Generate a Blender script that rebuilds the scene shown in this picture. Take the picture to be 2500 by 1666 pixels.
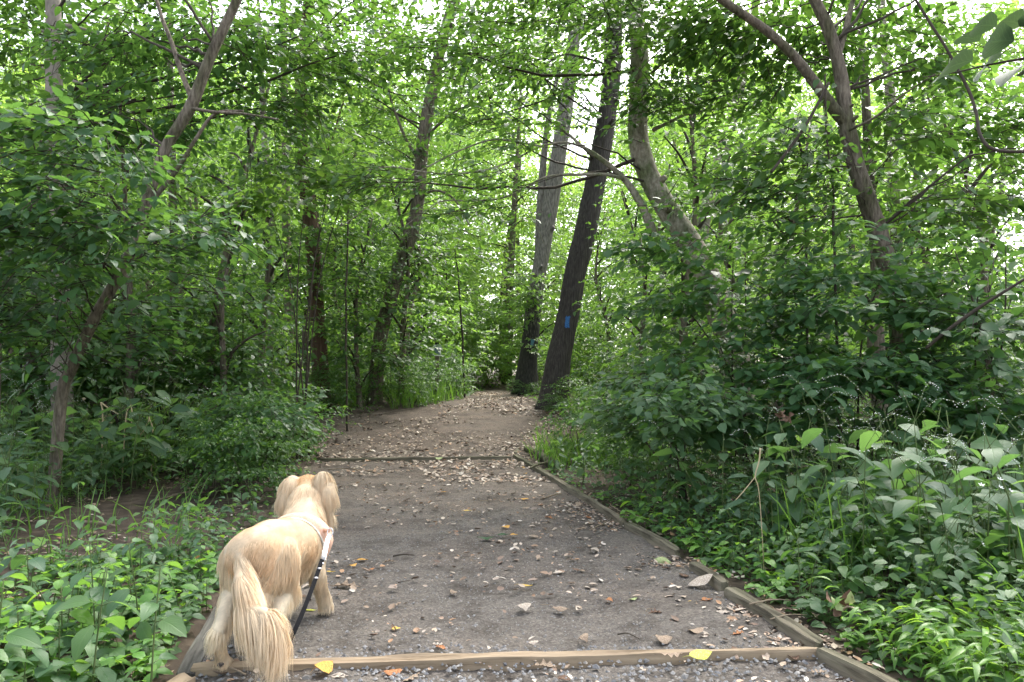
import bpy, math, random
import numpy as np

for _o in list(bpy.data.objects):
    bpy.data.objects.remove(_o, do_unlink=True)
SC = bpy.context.scene
COL = SC.collection
R = np.random.default_rng(11)
random.seed(11)
rad = math.radians

# ------------------------------------------------------------------ camera
CAM_H, PITCH, FPX, CU, CV = 1.30, rad(2.13), 1805.0, 1250.0, 833.0
cam_d = bpy.data.cameras.new('camera')
cam_d.sensor_width = 36.0
cam_d.lens = 26.0
cam_d.clip_start = 0.05
cam_d.clip_end = 600.0
cam = bpy.data.objects.new('camera', cam_d)
COL.objects.link(cam)
cam.location = (0, 0, CAM_H)
cam.rotation_euler = (rad(90) + PITCH, 0, 0)
SC.camera = cam

# ------------------------------------------------------------------ sky, sun, exposure
SUN_EL, SUN_AZ = rad(52), rad(28)          # azimuth measured from +Y towards +X
w = bpy.data.worlds.new('World')
SC.world = w
w.use_nodes = True
nt = w.node_tree
nt.nodes.clear()
sky = nt.nodes.new('ShaderNodeTexSky')
sky.sky_type = 'NISHITA'
sky.sun_disc = False
sky.sun_elevation = SUN_EL
sky.sun_rotation = SUN_AZ
sky.air_density = 1.0
sky.dust_density = 4.0
sky.ozone_density = 1.0
bg = nt.nodes.new('ShaderNodeBackground')
bg.inputs['Strength'].default_value = 0.15
wo = nt.nodes.new('ShaderNodeOutputWorld')
# thin high cloud: the sky's own light, partly drained of its blue
bw = nt.nodes.new('ShaderNodeRGBToBW')
veil = nt.nodes.new('ShaderNodeMix')
veil.data_type = 'RGBA'
veil.inputs['Factor'].default_value = 0.65
nt.links.new(sky.outputs[0], bw.inputs[0])
nt.links.new(sky.outputs[0], veil.inputs['A'])
nt.links.new(bw.outputs[0], veil.inputs['B'])
nt.links.new(veil.outputs['Result'], bg.inputs['Color'])
nt.links.new(bg.outputs[0], wo.inputs['Surface'])

sun_d = bpy.data.lights.new('sun', 'SUN')
sun_d.energy = 0.8
sun_d.angle = rad(22)
sun_d.color = (1.0, 0.95, 0.86)
sun = bpy.data.objects.new('sun', sun_d)
COL.objects.link(sun)
from mathutils import Vector
_sd = Vector((math.sin(SUN_AZ) * math.cos(SUN_EL), math.cos(SUN_AZ) * math.cos(SUN_EL), math.sin(SUN_EL)))
sun.rotation_euler = (-_sd).to_track_quat('-Z', 'Y').to_euler()
sun.location = (8, 14, 30)

vs = SC.view_settings
vs.view_transform = 'Standard'
vs.look = 'None'
vs.exposure = 2.7
vs.gamma = 1.0
vs.use_curve_mapping = False
cy = SC.cycles
cy.max_bounces = 9
cy.diffuse_bounces = 6
cy.glossy_bounces = 2
cy.transmission_bounces = 4
cy.transparent_max_bounces = 4
cy.sample_clamp_indirect = 6.0
cy.use_denoising = True
cy.caustics_reflective = False
cy.caustics_refractive = False

# ------------------------------------------------------------------ numeric helpers
def lat(ix, iy, iz, s):
    h = (ix * 374761393 + iy * 668265263 + iz * 1274126177 + s * 974711) & 0xffffffff
    h = ((h ^ (h >> 13)) * 1103515245) & 0xffffffff
    h = ((h ^ (h >> 15)) * 2246822519) & 0xffffffff
    return ((h ^ (h >> 16)) & 0xffffff) / float(0xffffff)

def vnoise(P, s=0):
    P = np.asarray(P, float)
    I = np.floor(P).astype(np.int64)
    F = P - I
    F = F * F * (3 - 2 * F)
    out = 0
    for a in (0, 1):
        for b in (0, 1):
            for c in (0, 1):
                wgt = (F[:, 0] if a else 1 - F[:, 0]) * (F[:, 1] if b else 1 - F[:, 1]) * (F[:, 2] if c else 1 - F[:, 2])
                out = out + wgt * lat(I[:, 0] + a, I[:, 1] + b, I[:, 2] + c, s)
    return out * 2 - 1

def noise2(x, y, f=1.0, s=0):
    x = np.atleast_1d(np.asarray(x, float)); y = np.atleast_1d(np.asarray(y, float))
    return vnoise(np.stack([x.ravel() * f, y.ravel() * f, np.zeros(x.size)], 1), s).reshape(x.shape)

def sst(a, b, x):
    t = np.clip((np.asarray(x, float) - a) / (b - a), 0, 1)
    return t * t * (3 - 2 * t)

def unit(a):
    return a / np.maximum(np.linalg.norm(a, axis=-1, keepdims=True), 1e-9)

def spl(pts, n):
    """smooth curve through the rows of pts, resampled to n rows"""
    p = np.asarray(pts, float)
    if len(p) == 2:
        t = np.linspace(0, 1, n)[:, None]
        return p[0] * (1 - t) + p[1] * t
    q = np.vstack([2 * p[0] - p[1], p, 2 * p[-1] - p[-2]])
    m = len(p) - 1
    u = np.linspace(0, m - 1e-6, n)
    i = np.floor(u).astype(int)
    t = (u - i)[:, None]
    a, b, c, d = q[i], q[i + 1], q[i + 2], q[i + 3]
    return 0.5 * (2 * b + (c - a) * t + (2 * a - 5 * b + 4 * c - d) * t * t + (3 * b - a - 3 * c + d) * t ** 3)

def base_z(y):
    return 0.60 * sst(10.6, 16.5, y)

def ray(u, v):
    a = (u - CU) / FPX
    b = -(v - CV) / FPX
    return np.array([a, math.cos(PITCH) - b * math.sin(PITCH), math.sin(PITCH) + b * math.cos(PITCH)])

def at(u, v, D):
    """the point seen at photo pixel (u, v) that lies D metres ahead"""
    r = ray(u, v)
    return np.array([0, 0, CAM_H]) + r * (D / r[1])

def gnd(u, v):
    """where the line of sight through (u, v) meets the ground"""
    r = ray(u, v)
    r = r / r[1]
    lo = 0.5
    prev = lo
    for y in np.arange(0.5, 80, 0.05):
        if CAM_H + r[2] * y <= float(base_z(y)):
            return np.array([r[0] * y, y, float(base_z(y))])
        prev = y
    return np.array([r[0] * 80, 80, 0.6])

# ------------------------------------------------------------------ object helpers
def tag(o, label=None, cat=None, group=None, kind=None):
    if label: o['label'] = label
    if cat: o['category'] = cat
    if group: o['group'] = group
    if kind: o['kind'] = kind
    return o

def thing(name, label, cat, loc=(0, 0, 0), rz=0.0, group=None):
    o = bpy.data.objects.new(name, None)
    o.empty_display_size = 0.1
    COL.objects.link(o)
    o.location = tuple(float(q) for q in loc)
    o.rotation_euler = (0, 0, rz)
    return tag(o, label, cat, group)

def mesh(name, V, F, mat, smooth=True, uv=None, col=None, midx=None):
    """V (n,3); F list of integer arrays, (m,3) or (m,4); uv per vertex; col per vertex"""
    V = np.asarray(V, np.float32)
    if not isinstance(F, (list, tuple)):
        F = [F]
    F = [np.asarray(f, np.int32) for f in F if len(f)]
    me = bpy.data.meshes.new(name)
    me.vertices.add(len(V))
    me.vertices.foreach_set('co', V.ravel())
    lv = np.concatenate([f.ravel() for f in F])
    tot = np.concatenate([np.full(len(f), f.shape[1], np.int32) for f in F])
    st = np.concatenate([[0], np.cumsum(tot)[:-1]]).astype(np.int32)
    me.loops.add(len(lv))
    me.loops.foreach_set('vertex_index', lv)
    me.polygons.add(len(tot))
    me.polygons.foreach_set('loop_start', st)
    me.polygons.foreach_set('loop_total', tot)
    me.polygons.foreach_set('use_smooth', np.full(len(tot), smooth, bool))
    mats = mat if isinstance(mat, (list, tuple)) else [mat]
    for m in mats:
        me.materials.append(m)
    if midx is not None:
        me.polygons.foreach_set('material_index', np.asarray(midx, np.int32))
    if uv is not None:
        l = me.uv_layers.new(name='UVMap')
        l.data.foreach_set('uv', np.asarray(uv, np.float32)[lv].ravel())
    if col is not None:
        a = me.color_attributes.new('tint', 'FLOAT_COLOR', 'POINT')
        c = np.ones((len(V), 4), np.float32)
        c[:, :3] = col
        a.data.foreach_set('color', c.ravel())
    me.update()
    me.validate()
    return me

def put(name, me, parent=None, loc=(0, 0, 0), rot=None, scale=None):
    o = bpy.data.objects.new(name, me)
    COL.objects.link(o)
    if parent is not None:
        o.parent = parent
    o.location = tuple(float(q) for q in loc)
    if rot is not None: o.rotation_euler = rot
    if scale is not None: o.scale = (scale,) * 3 if np.isscalar(scale) else scale
    return o

KIDS = {}
def copy_tree(o, parent=None):
    c = o.copy()
    COL.objects.link(c)
    c.parent = parent
    for ch in o.children:
        copy_tree(ch, c)
    return c

def merge(parts):
    """parts: list of (V, [F..]) -> V, [F3, F4]"""
    Vs, F3, F4, n = [], [], [], 0
    for V, Fs in parts:
        Vs.append(V)
        for f in (Fs if isinstance(Fs, (list, tuple)) else [Fs]):
            f = np.asarray(f)
            if len(f) == 0: continue
            (F3 if f.shape[1] == 3 else F4).append(f + n)
        n += len(V)
    out = []
    if F3: out.append(np.vstack(F3))
    if F4: out.append(np.vstack(F4))
    return np.vstack(Vs), out

def frames(P):
    T = np.gradient(P, axis=-2)
    T = unit(T)
    ref = np.where(np.abs(T[..., 2:3]) > 0.9, np.array([1.0, 0.2, 0]), np.array([0, 0.15, 1.0]))
    ref = np.broadcast_to(ref.mean(axis=-2, keepdims=True), T.shape)
    A = unit(np.cross(ref, T))
    B = np.cross(T, A)
    return T, A, B

def tube(P, r, sides=8, bark=0.0, seed=0, bf=1.0, flare=None):
    """one swept tube with closed ends; bark = depth of real ridges"""
    P = np.asarray(P, float)
    r = np.broadcast_to(np.asarray(r, float), (len(P),))
    T, A, B = frames(P)
    ang = np.linspace(0, 2 * np.pi, sides, endpoint=False)
    rr = r[:, None] * np.ones(sides)[None]
    if flare is not None:
        rr = rr * flare(np.linspace(0, 1, len(P))[:, None], ang[None])
    if bark:
        s = np.concatenate([[0], np.cumsum(np.linalg.norm(np.diff(P, axis=0), axis=1))])
        S, G = np.meshgrid(s, ang, indexing='ij')
        q = np.stack([np.cos(G).ravel() * 2.6 * bf, np.sin(G).ravel() * 2.6 * bf, S.ravel() * 1.6], 1)
        n1 = vnoise(q, seed)
        n2 = vnoise(q * np.array([2.2, 2.2, 1.3]) + 9, seed + 5)
        low = vnoise(np.stack([np.cos(G).ravel() * .8, np.sin(G).ravel() * .8, S.ravel() * 1.1], 1), seed + 9)
        rr = rr + (bark * (0.6 * np.abs(n1) + 0.5 * np.abs(n2) - 0.4) + 0.09 * r.mean() * low).reshape(rr.shape)
    V = P[:, None] + rr[..., None] * (np.cos(ang)[None, :, None] * A[:, None] + np.sin(ang)[None, :, None] * B[:, None])
    n = len(P)
    i = np.arange(n - 1)[:, None] * sides
    j = np.arange(sides)[None]
    k = (j + 1) % sides
    Q = np.stack([i + j, i + k, i + sides + k, i + sides + j], -1).reshape(-1, 4)
    V = V.reshape(-1, 3)
    V = np.vstack([V, P[:1], P[-1:]])
    jj = np.arange(sides); kk = (jj + 1) % sides
    c0 = np.stack([np.full(sides, n * sides), kk, jj], 1)
    c1 = np.stack([np.full(sides, n * sides + 1), (n - 1) * sides + jj, (n - 1) * sides + kk], 1)
    return V, [Q, np.vstack([c0, c1])]

def tubes(P, r, sides=3):
    """many thin tubes at once: P (m,n,3), r (m,n)"""
    m, n, _ = P.shape
    T, A, B = frames(P)
    ang = np.linspace(0, 2 * np.pi, sides, endpoint=False)
    V = P[:, :, None] + r[:, :, None, None] * (np.cos(ang)[None, None, :, None] * A[:, :, None] + np.sin(ang)[None, None, :, None] * B[:, :, None])
    i = np.arange(n - 1)[:, None] * sides
    j = np.arange(sides)[None]
    k = (j + 1) % sides
    Q = np.stack([i + j, i + k, i + sides + k, i + sides + j], -1).reshape(-1, 4)
    Q = (Q[None] + (np.arange(m) * n * sides)[:, None, None]).reshape(-1, 4)
    return V.reshape(-1, 3), Q

def box(lo, hi):
    x0, y0, z0 = lo; x1, y1, z1 = hi
    V = np.array([[x0, y0, z0], [x1, y0, z0], [x1, y1, z0], [x0, y1, z0], [x0, y0, z1], [x1, y0, z1], [x1, y1, z1], [x0, y1, z1]], float)
    F = np.array([[0, 3, 2, 1], [4, 5, 6, 7], [0, 1, 5, 4], [1, 2, 6, 5], [2, 3, 7, 6], [3, 0, 4, 7]])
    return V, [F]

# ------------------------------------------------------------------ leaf shapes: x along the midrib, y across, z up
def leaf_grid(n=7, W=0.27, power=0.8, fold=0.16, droop=0.22, serr=0.0, tipq=1.0, twist=0.0):
    t = np.linspace(0, 1, n)
    wv = W * np.sin(np.pi * np.clip(t, 0, 1) ** power) ** 0.85
    wv[0] = 0.012; wv[-1] = 0.0
    if serr:
        wv[1:-1] *= 1 + serr * np.where(np.arange(1, n - 1) % 2, 1, -1)
    V, UV = [], []
    for i in range(n):
        z = -droop * t[i] ** 2 + 0.06 * math.sin(t[i] * 3.1)
        for s in (-1, 0, 1):
            V.append((t[i], s * wv[i], z + abs(s) * wv[i] * fold + s * twist * t[i] * wv[i]))
            UV.append((t[i], 0.5 + 0.5 * s))
    V = np.array(V); UV = np.array(UV)
    Q = []
    for i in range(n - 1):
        for s in (0, 1):
            a = i * 3 + s
            Q.append((a, a + 3, a + 4, a + 1))
    return V, [np.array(Q)], UV

def leaf6(W=0.27, fold=0.18, droop=0.15):
    V = np.array([[0, 0, 0], [.5, 0, -.02], [1, 0, -droop], [.27, W, W * fold], [.66, W * .78, W * fold - droop * .45],
                  [.27, -W, W * fold], [.66, -W * .78, W * fold - droop * .45]])
    F = np.array([[0, 1, 3], [3, 1, 4], [4, 1, 2], [1, 0, 5], [1, 5, 6], [1, 6, 2]])
    UV = np.array([[0, .5], [.5, .5], [1, .5], [.27, 1], [.66, .9], [.27, 0], [.66, .1]])
    return V, [F], UV

def leaf2(W=0.27, fold=0.22, droop=0.12):
    V = np.array([[0, 0, 0], [.45, -W, W * fold], [1, 0, -droop], [.45, W, W * fold]])
    return V, [np.array([[0, 1, 2], [0, 2, 3]])], np.array([[0, .5], [.45, 0], [1, .5], [.45, 1]])

LEAF_HI = leaf_grid(7, 0.27, 0.8, serr=0.05)
LEAF_OVAL = leaf_grid(7, 0.33, 0.9, fold=0.10, droop=0.16, serr=0.06)
LEAF_LANCE = leaf_grid(7, 0.115, 0.75, fold=0.35, droop=0.30)
LEAF_MID = leaf6()
LEAF_MIDW = leaf6(W=0.33)
LEAF_LO = leaf2()

def set_leaves(T, pos, d, nrm, s):
    V, Fs, UV = T
    x = unit(d)
    y = unit(np.cross(nrm, x))
    z = np.cross(x, y)
    s = np.asarray(s)[:, None, None]
    W = pos[:, None] + s * (V[None, :, 0:1] * x[:, None] + V[None, :, 1:2] * y[:, None] + V[None, :, 2:3] * z[:, None])
    m, k = len(pos), len(V)
    out = [(f[None] + (np.arange(m) * k)[:, None, None]).reshape(-1, f.shape[1]) for f in Fs]
    return W.reshape(-1, 3), out, np.tile(UV, (m, 1))

def sprays(C, D, L, k, leaf, rng, wide=0.38, flat=0.35, droop=0.18):
    """k leaves laid out in a flat fan along each twig that starts at C and runs along D for L"""
    m = len(C)
    D = unit(D)
    S = unit(np.cross(D, np.array([0, 0, 1.0]) + rng.normal(0, .18, (m, 3))))
    t = (np.arange(k) + 0.6) / k
    t = np.clip(t[None] + rng.normal(0, .05, (m, k)), .08, 1.0)
    sg = np.where(np.arange(k) % 2, 1.0, -1.0)[None] * np.ones((m, 1))
    off = wide * L[:, None] * (1.05 - .75 * t) * rng.random((m, k)) ** 0.8
    pos = C[:, None] + D[:, None] * (L[:, None] * t)[..., None] + S[:, None] * (sg * off)[..., None]
    pos[..., 2] -= droop * L[:, None] * (t ** 2 + .6 * (off / L[:, None]) ** 1.0)
    pos += rng.normal(0, .02, (m, k, 3)) * L[:, None, None]
    a = np.radians(rng.normal(48, 26, (m, k)))
    d = D[:, None] * np.cos(a)[..., None] + S[:, None] * (sg * np.sin(a))[..., None]
    d[..., 2] -= rng.normal(.28, .32, (m, k))
    nrm = np.array([0, 0, 1.0]) + rng.normal(0, flat, (m, k, 3))
    s = leaf * np.clip(rng.normal(1, .32, (m, k)), .4, 1.75)
    tt = np.linspace(0, 1, 3)
    tw = C[:, None] + D[:, None] * (L[:, None] * tt)[..., None]
    tw[..., 2] -= droop * L[:, None] * tt ** 2
    return pos.reshape(-1, 3), d.reshape(-1, 3), nrm.reshape(-1, 3), s.ravel(), tw

# ------------------------------------------------------------------ materials
def newmat(name):
    m = bpy.data.materials.new(name)
    m.use_nodes = True
    t = m.node_tree
    t.nodes.clear()
    o = t.nodes.new('ShaderNodeOutputMaterial')
    return m, t, o

def N(t, typ, **kw):
    n = t.nodes.new(typ)
    for k, v in kw.items():
        setattr(n, k, v)
    return n

def ramp(t, stops):
    r = N(t, 'ShaderNodeValToRGB')
    e = r.color_ramp.elements
    while len(e) < len(stops):
        e.new(0.5)
    for i, (p, c) in enumerate(stops):
        e[i].position = p
        e[i].color = (*c, 1)
    return r

def leaf_mat(name, cols, trans, tmix=0.42, rough=0.42, veins=False, spec=0.5):
    m, t, o = newmat(name)
    g = N(t, 'ShaderNodeNewGeometry')
    oi = N(t, 'ShaderNodeObjectInfo')
    ad = N(t, 'ShaderNodeMath', operation='ADD')
    fr = N(t, 'ShaderNodeMath', operation='FRACT')
    t.links.new(g.outputs['Random Per Island'], ad.inputs[0])
    t.links.new(oi.outputs['Random'], ad.inputs[1])
    t.links.new(ad.outputs[0], fr.inputs[0])
    n = len(cols)
    rp = ramp(t, [(i / (n - 1), c) for i, c in enumerate(cols)])
    t.links.new(fr.outputs[0], rp.inputs[0])
    colr = rp.outputs[0]
    p = N(t, 'ShaderNodeBsdfPrincipled')
    p.inputs['Roughness'].default_value = rough
    p.inputs['Specular IOR Level'].default_value = spec
    tr = N(t, 'ShaderNodeBsdfTranslucent')
    # translucent colour follows the leaf's own tone
    hv = N(t, 'ShaderNodeMix', data_type='RGBA', blend_type='MULTIPLY')
    hv.inputs['Factor'].default_value = 0.6
    hv.inputs['A'].default_value = (*trans, 1)
    r2 = ramp(t, [(0, (.55, .62, .6)), (.5, (.95, .95, .9)), (1, (1.5, 1.3, .9))])
    t.links.new(fr.outputs[0], r2.inputs[0])
    t.links.new(r2.outputs[0], hv.inputs['B'])
    if veins:
        uv = N(t, 'ShaderNodeUVMap')
        sp = N(t, 'ShaderNodeSeparateXYZ')
        t.links.new(uv.outputs[0], sp.inputs[0])
        v1 = N(t, 'ShaderNodeMath', operation='SUBTRACT'); v1.inputs[1].default_value = 0.5
        t.links.new(sp.outputs['Y'], v1.inputs[0])
        v2 = N(t, 'ShaderNodeMath', operation='ABSOLUTE')
        t.links.new(v1.outputs[0], v2.inputs[0])
        mid = N(t, 'ShaderNodeMapRange')
        mid.inputs['From Min'].default_value = 0.0; mid.inputs['From Max'].default_value = 0.05
        mid.inputs['To Min'].default_value = 1.0; mid.inputs['To Max'].default_value = 0.0
        t.links.new(v2.outputs[0], mid.inputs[0])
        k1 = N(t, 'ShaderNodeMath', operation='MULTIPLY'); k1.inputs[1].default_value = 44.0
        k2 = N(t, 'ShaderNodeMath', operation='MULTIPLY'); k2.inputs[1].default_value = 40.0
        t.links.new(sp.outputs['X'], k1.inputs[0]); t.links.new(v2.outputs[0], k2.inputs[0])
        k3 = N(t, 'ShaderNodeMath', operation='SUBTRACT')
        t.links.new(k1.outputs[0], k3.inputs[0]); t.links.new(k2.outputs[0], k3.inputs[1])
        k4 = N(t, 'ShaderNodeMath', operation='SINE'); t.links.new(k3.outputs[0], k4.inputs[0])
        k5 = N(t, 'ShaderNodeMapRange')
        k5.inputs['From Min'].default_value = 0.80; k5.inputs['From Max'].default_value = 1.0
        k5.inputs['To Max'].default_value = 0.55
        t.links.new(k4.outputs[0], k5.inputs[0])
        mx = N(t, 'ShaderNodeMath', operation='MAXIMUM')
        t.links.new(mid.outputs[0], mx.inputs[0]); t.links.new(k5.outputs[0], mx.inputs[1])
        cm = N(t, 'ShaderNodeMix', data_type='RGBA')
        sc = N(t, 'ShaderNodeMath', operation='MULTIPLY'); sc.inputs[1].default_value = 0.55
        t.links.new(mx.outputs[0], sc.inputs[0])
        t.links.new(sc.outputs[0], cm.inputs['Factor'])
        t.links.new(colr, cm.inputs['A'])
        li = N(t, 'ShaderNodeMix', data_type='RGBA', blend_type='ADD')
        li.inputs['Factor'].default_value = 1.0
        li.inputs['B'].default_value = (.05, .08, .025, 1)
        t.links.new(colr, li.inputs['A'])
        t.links.new(li.outputs['Result'], cm.inputs['B'])
        colr = cm.outputs['Result']
        bp = N(t, 'ShaderNodeBump'); bp.inputs['Strength'].default_value = 0.35; bp.inputs['Distance'].default_value = 0.004
        bp.invert = True
        t.links.new(mx.outputs[0], bp.inputs['Height'])
        t.links.new(bp.outputs[0], p.inputs['Normal'])
    t.links.new(colr, p.inputs['Base Color'])
    t.links.new(hv.outputs['Result'], tr.inputs[0])
    mix = N(t, 'ShaderNodeMixShader')
    mix.inputs[0].default_value = tmix
    t.links.new(p.outputs[0], mix.inputs[1]); t.links.new(tr.outputs[0], mix.inputs[2])
    t.links.new(mix.outputs[0], o.inputs['Surface'])
    return m

def noisy_mat(name, stops, scale=8, detail=6, rough=0.85, stretch=(1, 1, 1), bump=0.0, bdist=0.02, scale2=None, stops2=None, mask=None, coord='Object'):
    m, t, o = newmat(name)
    tc = N(t, 'ShaderNodeTexCoord')
    mp = N(t, 'ShaderNodeMapping')
    mp.inputs['Scale'].default_value = stretch
    t.links.new(tc.outputs[coord], mp.inputs[0])
    nz = N(t, 'ShaderNodeTexNoise')
    nz.inputs['Scale'].default_value = scale
    nz.inputs['Detail'].default_value = detail
    nz.inputs['Roughness'].default_value = 0.62
    t.links.new(mp.outputs[0], nz.inputs['Vector'])
    rp = ramp(t, stops)
    t.links.new(nz.outputs[0], rp.inputs[0])
    c = rp.outputs[0]
    if stops2:
        n2 = N(t, 'ShaderNodeTexNoise')
        n2.inputs['Scale'].default_value = scale2
        n2.inputs['Detail'].default_value = 4
        t.links.new(mp.outputs[0], n2.inputs['Vector'])
        r2 = ramp(t, stops2)
        t.links.new(n2.outputs[0], r2.inputs[0])
        mk = N(t, 'ShaderNodeMix', data_type='RGBA', blend_type='MULTIPLY')
        mk.inputs['Factor'].default_value = 1.0
        t.links.new(c, mk.inputs['A']); t.links.new(r2.outputs[0], mk.inputs['B'])
        c = mk.outputs['Result']
    p = N(t, 'ShaderNodeBsdfPrincipled')
    p.inputs['Roughness'].default_value = rough
    p.inputs['Specular IOR Level'].default_value = 0.25
    t.links.new(c, p.inputs['Base Color'])
    if bump:
        b = N(t, 'ShaderNodeBump')
        b.inputs['Strength'].default_value = bump
        b.inputs['Distance'].default_value = bdist
        t.links.new(nz.outputs[0], b.inputs['Height'])
        t.links.new(b.outputs[0], p.inputs['Normal'])
    t.links.new(p.outputs[0], o.inputs['Surface'])
    return m

def plain_mat(name, col, rough=0.6, metal=0.0, spec=0.5):
    m, t, o = newmat(name)
    p = N(t, 'ShaderNodeBsdfPrincipled')
    nz = N(t, 'ShaderNodeTexNoise'); nz.inputs['Scale'].default_value = 60
    tc = N(t, 'ShaderNodeTexCoord'); t.links.new(tc.outputs['Object'], nz.inputs['Vector'])
    rp = ramp(t, [(.3, tuple(c * .8 for c in col)), (.7, tuple(min(1, c * 1.15) for c in col))])
    t.links.new(nz.outputs[0], rp.inputs[0])
    t.links.new(rp.outputs[0], p.inputs['Base Color'])
    p.inputs['Roughness'].default_value = rough
    p.inputs['Metallic'].default_value = metal
    p.inputs['Specular IOR Level'].default_value = spec
    t.links.new(p.outputs[0], o.inputs['Surface'])
    return m

M = {}
M['leaf_dark'] = leaf_mat('leaf dark glossy', [(.030, .080, .032), (.042, .105, .038), (.055, .125, .046), (.042, .098, .044)], (.17, .35, .06), .40, .46, spec=.4)
M['leaf_dark_v'] = leaf_mat('leaf dark veined', [(.032, .084, .036), (.044, .108, .042), (.058, .128, .050)], (.17, .35, .06), .38, .46, veins=True, spec=.4)
M['leaf_mid'] = leaf_mat('leaf mid green', [(.030, .080, .024), (.042, .102, .028), (.060, .128, .032), (.036, .086, .028)], (.17, .34, .05), .42, .40)
M['leaf_light'] = leaf_mat('leaf light green', [(.050, .112, .024), (.066, .14, .028), (.092, .17, .036), (.06, .118, .026)], (.28, .50, .08), .48, .45)
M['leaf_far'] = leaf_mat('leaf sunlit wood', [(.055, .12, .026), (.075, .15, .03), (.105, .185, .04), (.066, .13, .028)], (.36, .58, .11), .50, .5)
M['herb'] = leaf_mat('herb leaf', [(.034, .092, .036), (.050, .12, .040), (.078, .15, .045), (.045, .10, .046), (.062, .13, .035)], (.20, .40, .06), .38, .5, veins=True)
M['herb_blue'] = leaf_mat('herb leaf bluish', [(.036, .085, .046), (.050, .108, .056), (.066, .128, .060), (.045, .11, .044)], (.17, .34, .07), .35, .48, veins=True)
M['herb_pale'] = leaf_mat('herb leaf greyish', [(.05, .105, .055), (.066, .128, .062), (.085, .15, .07), (.058, .12, .05)], (.22, .42, .09), .4, .5, veins=True)
M['herb_bright'] = leaf_mat('herb leaf bright', [(.075, .19, .035), (.10, .235, .04), (.14, .28, .05)], (.34, .62, .06), .42, .42, veins=True)
M['grass'] = leaf_mat('grass blade', [(.05, .12, .028), (.07, .16, .03), (.10, .19, .04)], (.26, .5, .06), .42, .45)
M['stiltgrass'] = leaf_mat('stilt grass blade', [(.075, .18, .028), (.10, .22, .035), (.14, .27, .045)], (.34, .6, .06), .45, .42)
M['stem'] = noisy_mat('green stem', [(.3, (.06, .10, .03)), (.7, (.11, .14, .05))], 20)
M['twig'] = noisy_mat('twig', [(.3, (.030, .024, .018)), (.7, (.065, .052, .038))], 14)
M['bark_dark'] = noisy_mat('bark dark furrowed', [(.32, (.026, .022, .020)), (.55, (.062, .053, .047)), (.75, (.105, .092, .08))], 9, 8, .92, (5, 5, .55), .9, .03)
M['bark_grey'] = noisy_mat('bark grey', [(.3, (.12, .102, .08)), (.5, (.24, .215, .175)), (.62, (.32, .29, .245)), (.78, (.42, .385, .335))], 11, 10, .92, (2.2, 2.2, 1.5), .9, .02,
                           2.2, [(.36, (.45, .56, .34)), (.5, (.85, .88, .78)), (.65, (1.08, 1.05, 1))])
M['bark_brown'] = noisy_mat('bark brown', [(.3, (.060, .048, .037)), (.48, (.14, .116, .093)), (.6, (.20, .168, .135)), (.78, (.29, .255, .21))], 12, 10, .92, (3, 3, .7), 1.0, .022,
                            2.0, [(.36, (.55, .62, .45)), (.5, (.9, .9, .85)), (.65, (1.08, 1.05, 1))])
M['bark_red'] = noisy_mat('bark reddish stringy', [(.3, (.060, .036, .026)), (.55, (.115, .070, .048)), (.75, (.17, .115, .082))], 10, 8, .92, (5, 5, .4), .9, .02)
M['bark_pale'] = noisy_mat('bark pale', [(.3, (.16, .14, .115)), (.55, (.24, .21, .175)), (.75, (.32, .285, .24))], 9, 8, .88, (3, 3, .9), .6, .01)
M['timber'] = noisy_mat('weathered timber', [(.34, (.060, .050, .038)), (.46, (.145, .127, .096)), (.62, (.205, .182, .138)), (.75, (.26, .235, .185))], 26, 9, .9, (.10, 1, 1), .9, .006,
                        5, [(.32, (.50, .56, .40)), (.5, (.95, .95, .9)), (.68, (1.1, 1.03, .95))])
M['timber_new'] = noisy_mat('tan timber', [(.33, (.13, .095, .062)), (.45, (.27, .21, .145)), (.62, (.36, .285, .20)), (.75, (.43, .35, .255))], 24, 9, .88, (.10, 1, 1), .8, .005,
                            4, [(.30, (.58, .55, .5)), (.46, (.92, .9, .86)), (.66, (1.06, 1.03, 1.0))])
M['timber_grey'] = noisy_mat('dark grey plank', [(.34, (.035, .032, .028)), (.48, (.085, .08, .07)), (.66, (.135, .128, .112))], 26, 9, .92, (.10, 1, 1), 1.0, .006)
M['twig_dry'] = noisy_mat('dry twig', [(.3, (.15, .115, .08)), (.7, (.30, .24, .17))], 20)
M['straw'] = noisy_mat('dry straw', [(.3, (.34, .27, .15)), (.7, (.52, .43, .27))], 20)
M['moss'] = noisy_mat('mossy wood', [(.35, (.045, .07, .02)), (.5, (.09, .085, .05)), (.7, (.24, .21, .16))], 9, 6, .95, bump=.6)
M['blue_paint'] = noisy_mat('blue paint', [(.35, (.025, .085, .22)), (.6, (.055, .16, .37))], 40)
M['blue_dim'] = noisy_mat('faded blue paint', [(.35, (.05, .12, .16)), (.6, (.10, .22, .27))], 40)
M['white'] = plain_mat('white petal', (.75, .76, .72), .6)

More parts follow.
